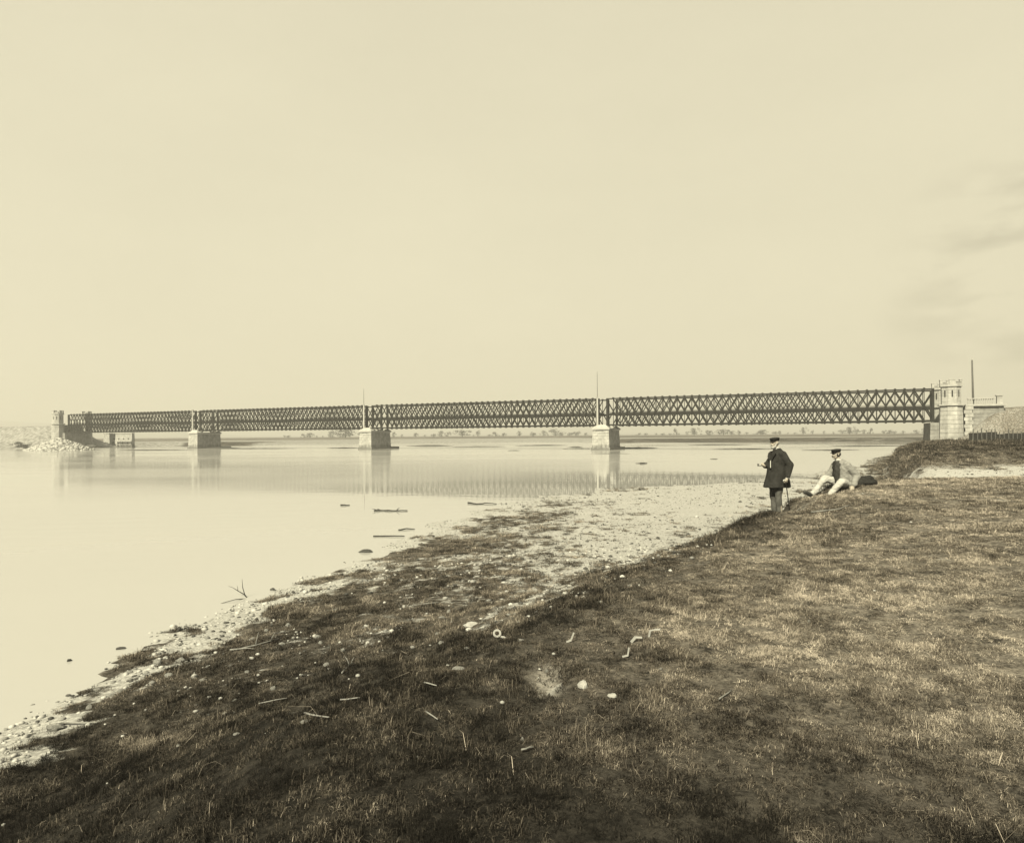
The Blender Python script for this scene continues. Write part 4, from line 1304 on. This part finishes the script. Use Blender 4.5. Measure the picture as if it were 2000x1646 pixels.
def head(mb, c, yaw=0.0, pitch=0.0):
    """skull, jaw, nose, ears, brow, lips; faces +x"""
    R = (Matrix.Rotation(yaw, 3, 'Z') @ Matrix.Rotation(pitch, 3, 'Y'))
    T = lambda x, y, z: Vector(c) + R @ Vector((x, y, z))
    mb.ball(T(-.012, 0, .03), (.098, .076, .092), R, 18, 12)
    mb.ball(T(.028, 0, -.045), (.062, .056, .072), R, 16, 10)
    mb.ball(T(.066, 0, -.088), (.022, .026, .022), R)
    mb.capsule(T(.080, 0, .015), T(.103, 0, -.028), .010, .0145, 10)
    mb.ball(T(.074, 0, .026), (.018, .052, .012), R)
    mb.ball(T(.082, 0, -.058), (.014, .024, .008), R); mb.ball(T(.080, 0, -.070), (.013, .021, .008), R)
    for s in (-1, 1):
        mb.ball(T(-.008, s * .077, -.005), (.018, .009, .032), R)
        mb.ball(T(.055, s * .040, -.02), (.026, .02, .02), R)
    return T, R

def make_cap(root, T, R, tilt=0.0):
    """low peaked cap: band, crown, peak"""
    R2 = R @ Matrix.Rotation(tilt, 3, 'Y')
    c = MB()
    n = 24; vs, fs = [], []
    prof = [(.106, .050), (.107, .076), (.116, .086), (.117, .098), (.104, .112), (.05, .119), (.004, .121)]
    for r, z in prof:
        for k_ in range(n):
            t = 6.283 * k_ / n
            vs.append(T(0, 0, 0) + R2 @ Vector((-.012 + r * math.cos(t), r * .82 * math.sin(t), z)))
    for i in range(len(prof) - 1):
        for k_ in range(n):
            fs.append((i * n + k_, i * n + (k_ + 1) % n, (i + 1) * n + (k_ + 1) % n, (i + 1) * n + k_))
    fs.append(tuple(range(n - 1, -1, -1))); fs.append(tuple(range((len(prof) - 1) * n, len(prof) * n)))
    c.add(vs, fs)
    cap = c.build('cap', M['cap_cloth'], root, smooth=True)
    v = MB(); vs, fs = [], []
    m_ = 10
    for lay in (0, .006):
        for i in range(m_ + 1):
            t = math.radians(-68 + 136 * i / m_)
            for rr, dz in ((.100, 0), ((.100 + .046 * math.cos(t * 1.2)), -.016 * math.cos(t))):
                vs.append(T(0, 0, 0) + R2 @ Vector((-.012 + rr * math.cos(t), rr * .82 * math.sin(t), .052 + dz + lay)))
    o2 = 2 * (m_ + 1)
    for i in range(m_):
        a_ = 2 * i
        fs += [(a_, a_ + 2, a_ + 3, a_ + 1), (o2 + a_ + 1, o2 + a_ + 3, o2 + a_ + 2, o2 + a_), (a_ + 1, a_ + 3, o2 + a_ + 3, o2 + a_ + 1), (a_ + 2, a_, o2 + a_, o2 + a_ + 2)]
    v.add(vs, fs); v.build('peak', M['visor'], cap)

def eyes(root, T):
    for s in (-1, 1):
        MB().ball(T(.074, s * .031, .005), (.011, .014, .009)).build('eye', M['eye'], root, smooth=True)

def standing_man():
    yaw = math.atan2(-.30, -.95)
    r = empty('person', (5.87, 14.77, land1(5.87, 14.77) - .02), yaw)
    b = MB()
    T, R = head(b, (.055, .0, 1.605), yaw=.12, pitch=.03)
    b.capsule((-.005, 0, 1.40), (.03, 0, 1.53), .062, .055)
    b.capsule((-.02, 0, .98), (-.03, 0, 1.26), .13, .135)
    for s in (-1, 1):
        b.capsule((-.02, s * .06, 1.34), (-.03, s * .145, 1.335), .07, .05)
        b.capsule((0, s * .09, .92), (.02, s * .095, .49), .085, .058)
        b.capsule((.02, s * .095, .49), (-.01, s * .095, .10), .056, .04)
        b.capsule((-.03, s * .095, .05), (.14, s * .11, .035), .042, .035)
    eL, wL = Vector((-.13, .27, 1.12)), Vector((-.005, .33, .87))
    eR, wR = Vector((-.02, -.29, 1.12)), Vector((.20, -.13, 1.09))
    sL, sR = Vector((-.03, .165, 1.345)), Vector((-.03, -.165, 1.345))
    b.capsule(sL, eL, .055, .045); b.capsule(eL, wL, .045, .03)
    b.capsule(sR, eR, .055, .045); b.capsule(eR, wR, .045, .03)
    hand(b, wL + Vector((.012, .006, -.03)), (.35, .10, -.9), (.25, -.95, 0), 1.0, 1)
    hand(b, wR + Vector((.025, .012, 0)), (.9, .35, .05), (0, .3, .9), 1.0, 1)
    remeshed('body', b, .0065, M['skin'], r, 3)
    # trousers
    t = MB()
    t.capsule((0, .05, .92), (0, -.05, .92), .13, .13)
    for s in (-1, 1):
        t.capsule((.0, s * .085, .9), (.03, s * .085, .48), .112, .08)
        t.capsule((.03, s * .085, .48), (.0, s * .075, .09), .078, .058)
    remeshed('trousers', t, .011, M['grey_cloth'], r, 4, .012, 11, (1, 1, .6), 5)
    # long sack coat
    c = MB()
    c.loft([((.00, 0, .62), .315, .25), ((.00, 0, .70), .295, .245), ((-.01, 0, .95), .215, .225), ((-.02, 0, 1.10), .190, .205), ((-.035, 0, 1.28), .165, .195),
            ((-.04, 0, 1.36), .140, .175), ((-.03, 0, 1.42), .10, .12), ((-.015, 0, 1.475), .075, .075)])
    c.capsule(sL + Vector((0, -.02, 0)), eL, .088, .078); c.capsule(eL, wL, .078, .062)
    c.capsule(sR + Vector((0, .02, 0)), eR, .088, .078); c.capsule(eR, wR, .078, .060)
    coat = remeshed('coat', c, .011, M['black_cloth'], r, 4, .016, 8.5, (1, 1, .3), 9)
    for s in (-1, 1):                                   # lapels
        MB().add([(.135, s * .02, 1.20), (.085, s * .075, 1.42), (.115, s * .12, 1.37), (.16, s * .09, 1.29),
                  (.150, s * .02, 1.20), (.100, s * .075, 1.425), (.13, s * .12, 1.375), (.175, s * .09, 1.29)],
                 [(0, 1, 2, 3), (7, 6, 5, 4), (0, 4, 5, 1), (1, 5, 6, 2), (2, 6, 7, 3), (3, 7, 4, 0)]).build('lapel', M['black_cloth'], r)
    bt = MB().ball((0, 0, 0), (.012, .012, .012), None, 8, 5).mesh('button', True); bt.materials.append(M['visor'])
    for z in (.98, 1.07, 1.16): link('button', bt, None, r, (.185 + (1.16 - z) * .14, .03, z))
    # shirt collar and watch chain
    MB().loft([((.0, 0, 1.455), .078, .074), ((.012, 0, 1.515), .068, .064)]).build('collar', M['white_cloth'], r, smooth=True)
    MB().tube([(.205, .05, 1.215), (.215, .062, 1.14), (.225, .075, 1.06)], .008, 6).build('watch_chain', M['metal'], r)
    MB().loft([(tuple(wL + Vector((0, 0, -.035))), .046, .046), (tuple(wL + Vector((-.01, -.003, .0))), .046, .046)]).build('cuff', M['white_cloth'], r, smooth=True)
    for s in (-1, 1):
        q = MB(); q.capsule((-.04, s * .095, .055), (.15, s * .115, .04), .052, .045)
        remeshed('shoe', q, .01, M['shoe'], r, 3)
    # white beard, moustache, hair
    h = MB()
    h.ball(T(.060, 0, -.098), (.036, .050, .038), R); h.ball(T(.088, 0, -.052), (.016, .036, .010), R)
    for s in (-1, 1): h.capsule(T(.012, s * .066, -.02), T(.040, s * .050, -.09), .014, .022)
    remeshed('beard', h, .007, M['hair_white'], r, 2, .003, 60, (1, 1, 1), 3)
    h = MB(); h.ball(T(-.028, 0, .005), (.090, .079, .072), R)
    remeshed('hair', h, .008, M['hair_white'], r, 2, .003, 60, (1, 1, 1), 4)
    eyes(r, T); make_cap(r, T, R, .06)
    tag(r, 'bearded man in dark coat and peaked cap, standing with a cane at the bank edge', 'person')
    Rm = Matrix.Translation(r.location) @ Matrix.Rotation(yaw, 4, 'Z')
    # cane in his left hand
    g0 = Rm @ (wL + Vector((.04, -.002, -.10)))
    g1 = Vector((6.04, 14.5, 0)); g1.z = land1(g1.x, g1.y)
    cn = empty('walking_cane', g1)
    d = g0 - g1
    MB().tube([(0, 0, -.02), d * 1.04], [.009, .012], 8).build('shaft', M['visor'], cn)
    u = Rm.to_3x3()
    MB().tube([d * 1.04 + u @ Vector((-.03, .01, -.004)), d * 1.04 + Vector((0, 0, .012)), d * 1.04 + u @ Vector((.045, 0, .006)), d * 1.04 + u @ Vector((.065, 0, -.014))], [.011, .014, .013, .010], 8).build('handle', M['metal'], cn, smooth=True)
    tag(cn, 'thin dark walking cane with pale handle held by the standing man', 'walking cane')
    # pipe in his right hand
    pc = Rm @ (wR + Vector((.125, .05, .01)))
    pp_ = empty('tobacco_pipe', pc)
    f = u @ Vector((1, .1, 0))
    MB().tube([f * -.05, f * .06, f * .11 + Vector((0, 0, .012))], [.006, .007, .008], 7).build('stem', M['visor'], pp_)
    MB().tube([f * .11 + Vector((0, 0, -.008)), f * .112 + Vector((0, 0, .045))], [.016, .020], 9).build('bowl', M['wood'], pp_)
    tag(pp_, 'small dark pipe held out by the standing man', 'pipe')

def seated_man():
    yaw = math.atan2(-.14, -.99)
    X, Y = 7.72, 15.5
    r = empty('person', (X, Y, land1(X, Y) + .005), yaw)
    b = MB()
    T, R = head(b, (.20, .01, .80), yaw=.1, pitch=.02)
    b.capsule((.115, 0, .62), (.17, 0, .73), .062, .055)
    b.capsule((.0, 0, .13), (.06, 0, .44), .12, .125)
    for s in (-1, 1): b.capsule((.08, s * .06, .53), (.06, s * .15, .53), .07, .05)
    sL, eL, wL = Vector((.06, .19, .555)), Vector((-.15, .25, .30)), Vector((-.02, .33, .11))
    sR, eR, wR = Vector((.07, -.19, .555)), Vector((.17, -.28, .31)), Vector((.36, -.17, .26))
    hL, kL, aL = Vector((.0, .10, .11)), Vector((.27, .32, .18)), Vector((.53, .22, -.14))
    hR, kR, aR = Vector((.0, -.10, .11)), Vector((.40, -.12, .24)), Vector((.71, -.15, -.16))
    for s_, e_, w_ in ((sL, eL, wL), (sR, eR, wR)):
        b.capsule(s_, e_, .055, .045); b.capsule(e_, w_, .045, .03)
    for h_, k_, a_ in ((hL, kL, aL), (hR, kR, aR)):
        b.capsule(h_, k_, .088, .06); b.capsule(k_, a_, .058, .04)
    b.capsule(aR, aR + Vector((.16, -.01, .05)), .04, .034)
    b.capsule(aL, aL + Vector((.13, -.10, -.02)), .04, .034)
    hand(b, wL + Vector((.02, .01, -.03)), (.45, .25, -.55), (.3, -.2, -.8), .25, -1)
    hand(b, wR + Vector((.03, .01, -.01)), (.75, .2, -.55), (-.4, .2, -.8), .7, -1)
    remeshed('body', b, .0065, M['skin'], r, 3)
    t = MB()
    t.capsule((0, .06, .115), (0, -.06, .115), .125, .125)
    for h_, k_, a_ in ((hL, kL, aL), (hR, kR, aR)):
        t.capsule(h_, k_, .108, .080); t.capsule(k_, a_ + (k_ - a_).normalized() * .06, .078, .062)
    remeshed('trousers', t, .011, M['white_cloth'], r, 3, .012, 12, (1, 1, 1), 15)
    # vest and neckerchief
    v = MB()
    v.capsule((.08, 0, .14), (.125, 0, .46), .135, .135); v.capsule((.125, 0, .46), (.14, 0, .60), .135, .08)
    remeshed('vest', v, .012, M['vest_cloth'], r, 4, .006, 12, (1, 1, 1), 17)
    MB().add([(.225, -.02, .62), (.225, .02, .62), (.262, .03, .46), (.262, -.03, .46), (.25, -.02, .625), (.25, .02, .625), (.285, .03, .46), (.285, -.03, .46)],
             [(0, 1, 2, 3), (7, 6, 5, 4), (0, 4, 5, 1), (1, 5, 6, 2), (2, 6, 7, 3), (3, 7, 4, 0)]).build('necktie', M['black_cloth'], r)
    MB().loft([((.13, 0, .635), .078, .074), ((.15, 0, .695), .068, .064)]).build('collar', M['white_cloth'], r, smooth=True)
    # open pale jacket: back, two fronts, sleeves
    j = MB()
    j.capsule((-.07, 0, .10), (-.01, 0, .46), .155, .160); j.capsule((-.01, 0, .46), (.06, 0, .585), .16, .10)
    for s in (-1, 1):
        j.capsule((.06, s * .125, .12), (.08, s * .125, .48), .115, .10)
        j.capsule((.02, s * .06, .57), (.06, s * .185, .55), .085, .082)
        j.capsule((.05, s * .13, .48), (.11, s * .07, .61), .085, .05)
    j.capsule((-.10, .12, .06), (-.06, -.10, .06), .11, .11)
    j.capsule((-.10, .13, .14), (-.06, .13, .42), .12, .11); j.capsule((-.09, -.10, .14), (-.05, -.10, .42), .11, .10)
    j.capsule(sL, eL, .088, .080); j.capsule(eL, wL, .080, .064)
    j.capsule(sR, eR, .088, .080); j.capsule(eR, wR, .078, .062)
    remeshed('jacket', j, .011, M['pale_cloth'], r, 4, .011, 13, (1, 1, 1.4), 19)
    for w_, e_ in ((wL, eL), (wR, eR)):
        d = (w_ - e_).normalized()
        MB().tube([w_ - d * .01, w_ + d * .035], [.05, .047], 12).build('cuff', M['white_cloth'], r, smooth=True)
    for a_, d in ((aR, Vector((.17, -.01, .07))), (aL, Vector((.14, -.10, -.02)))):
        q = MB(); q.capsule(a_ - d * .25, a_ + d, .052, .042)
        remeshed('shoe', q, .01, M['shoe'], r, 3)
    h = MB(); h.ball(T(-.03, 0, .0), (.088, .079, .072), R)
    for s in (-1, 1): h.capsule(T(.008, s * .070, .02), T(.015, s * .066, -.045), .013, .010)
    remeshed('hair', h, .008, M['hair_dark'], r, 2, .003, 60, (1, 1, 1), 4)
    h = MB(); h.ball(T(.092, 0, -.050), (.014, .036, .010), R)
    for s in (-1, 1): h.capsule(T(.088, s * .02, -.052), T(.07, s * .048, -.066), .008, .004)
    remeshed('moustache', h, .005, M['hair_dark'], r, 1)
    eyes(r, T); make_cap(r, T, R, .10)
    tag(r, 'man in pale jacket, white trousers and cap, reclining on the grassy bank', 'person')
standing_man()
seated_man()
# dark coat on the grass behind the reclining man
c0 = hit(1650, 950); c1 = hit(1700, 946)
ck = empty('folded_coat', c0)
d = c1 - c0
q = MB()
q.capsule((-.25, .0, .03), d * .55 + Vector((0, 0, .07)), .07, .13); q.capsule(d * .4 + Vector((0, 0, .08)), d * .98 + Vector((0, .02, .12)), .11, .10)
q.capsule(d * .85 + Vector((0, .05, .12)), d * 1.08 + Vector((0, -.05, .05)), .10, .08); q.capsule(d * .2 + Vector((0, -.1, .02)), d * .9 + Vector((0, -.12, .04)), .06, .07)
remeshed('coat_body', q, .014, M['black_cloth'], ck, 4, .025, 8, (1, 1, 1), 23)
q = MB(); q.capsule(d * .35 + Vector((0, -.13, .06)), d * .8 + Vector((0, -.2, .05)), .05, .045); q.capsule(d * .8 + Vector((0, -.2, .05)), d * 1.02 + Vector((0, -.12, .05)), .045, .05)
remeshed('sleeve', q, .012, M['black_cloth'], ck, 3, .012, 12, (1, 1, 1), 25)
tag(ck, 'crumpled black coat lying on the grass behind the reclining man', 'coat')

# ------------------------------------------------------------------ haze
hz = MB().box((0, 2485, 65), (10800, 5130, 136)).mesh('haze')
hm = bpy.data.materials.new('haze'); hm.use_nodes = True
hm.node_tree.nodes.clear()
ho = hm.node_tree.nodes.new('ShaderNodeOutputMaterial'); hv = hm.node_tree.nodes.new('ShaderNodeVolumePrincipled')
hv.inputs['Color'].default_value = (.57, .57, .57, 1)
hv.inputs['Density'].default_value = .0008
hv.inputs['Anisotropy'].default_value = .1
hm.node_tree.links.new(hv.outputs[0], ho.inputs['Volume'])
tag(link('haze', hz, hm), 'pale haze lying over the river plain', 'haze', kind='stuff')
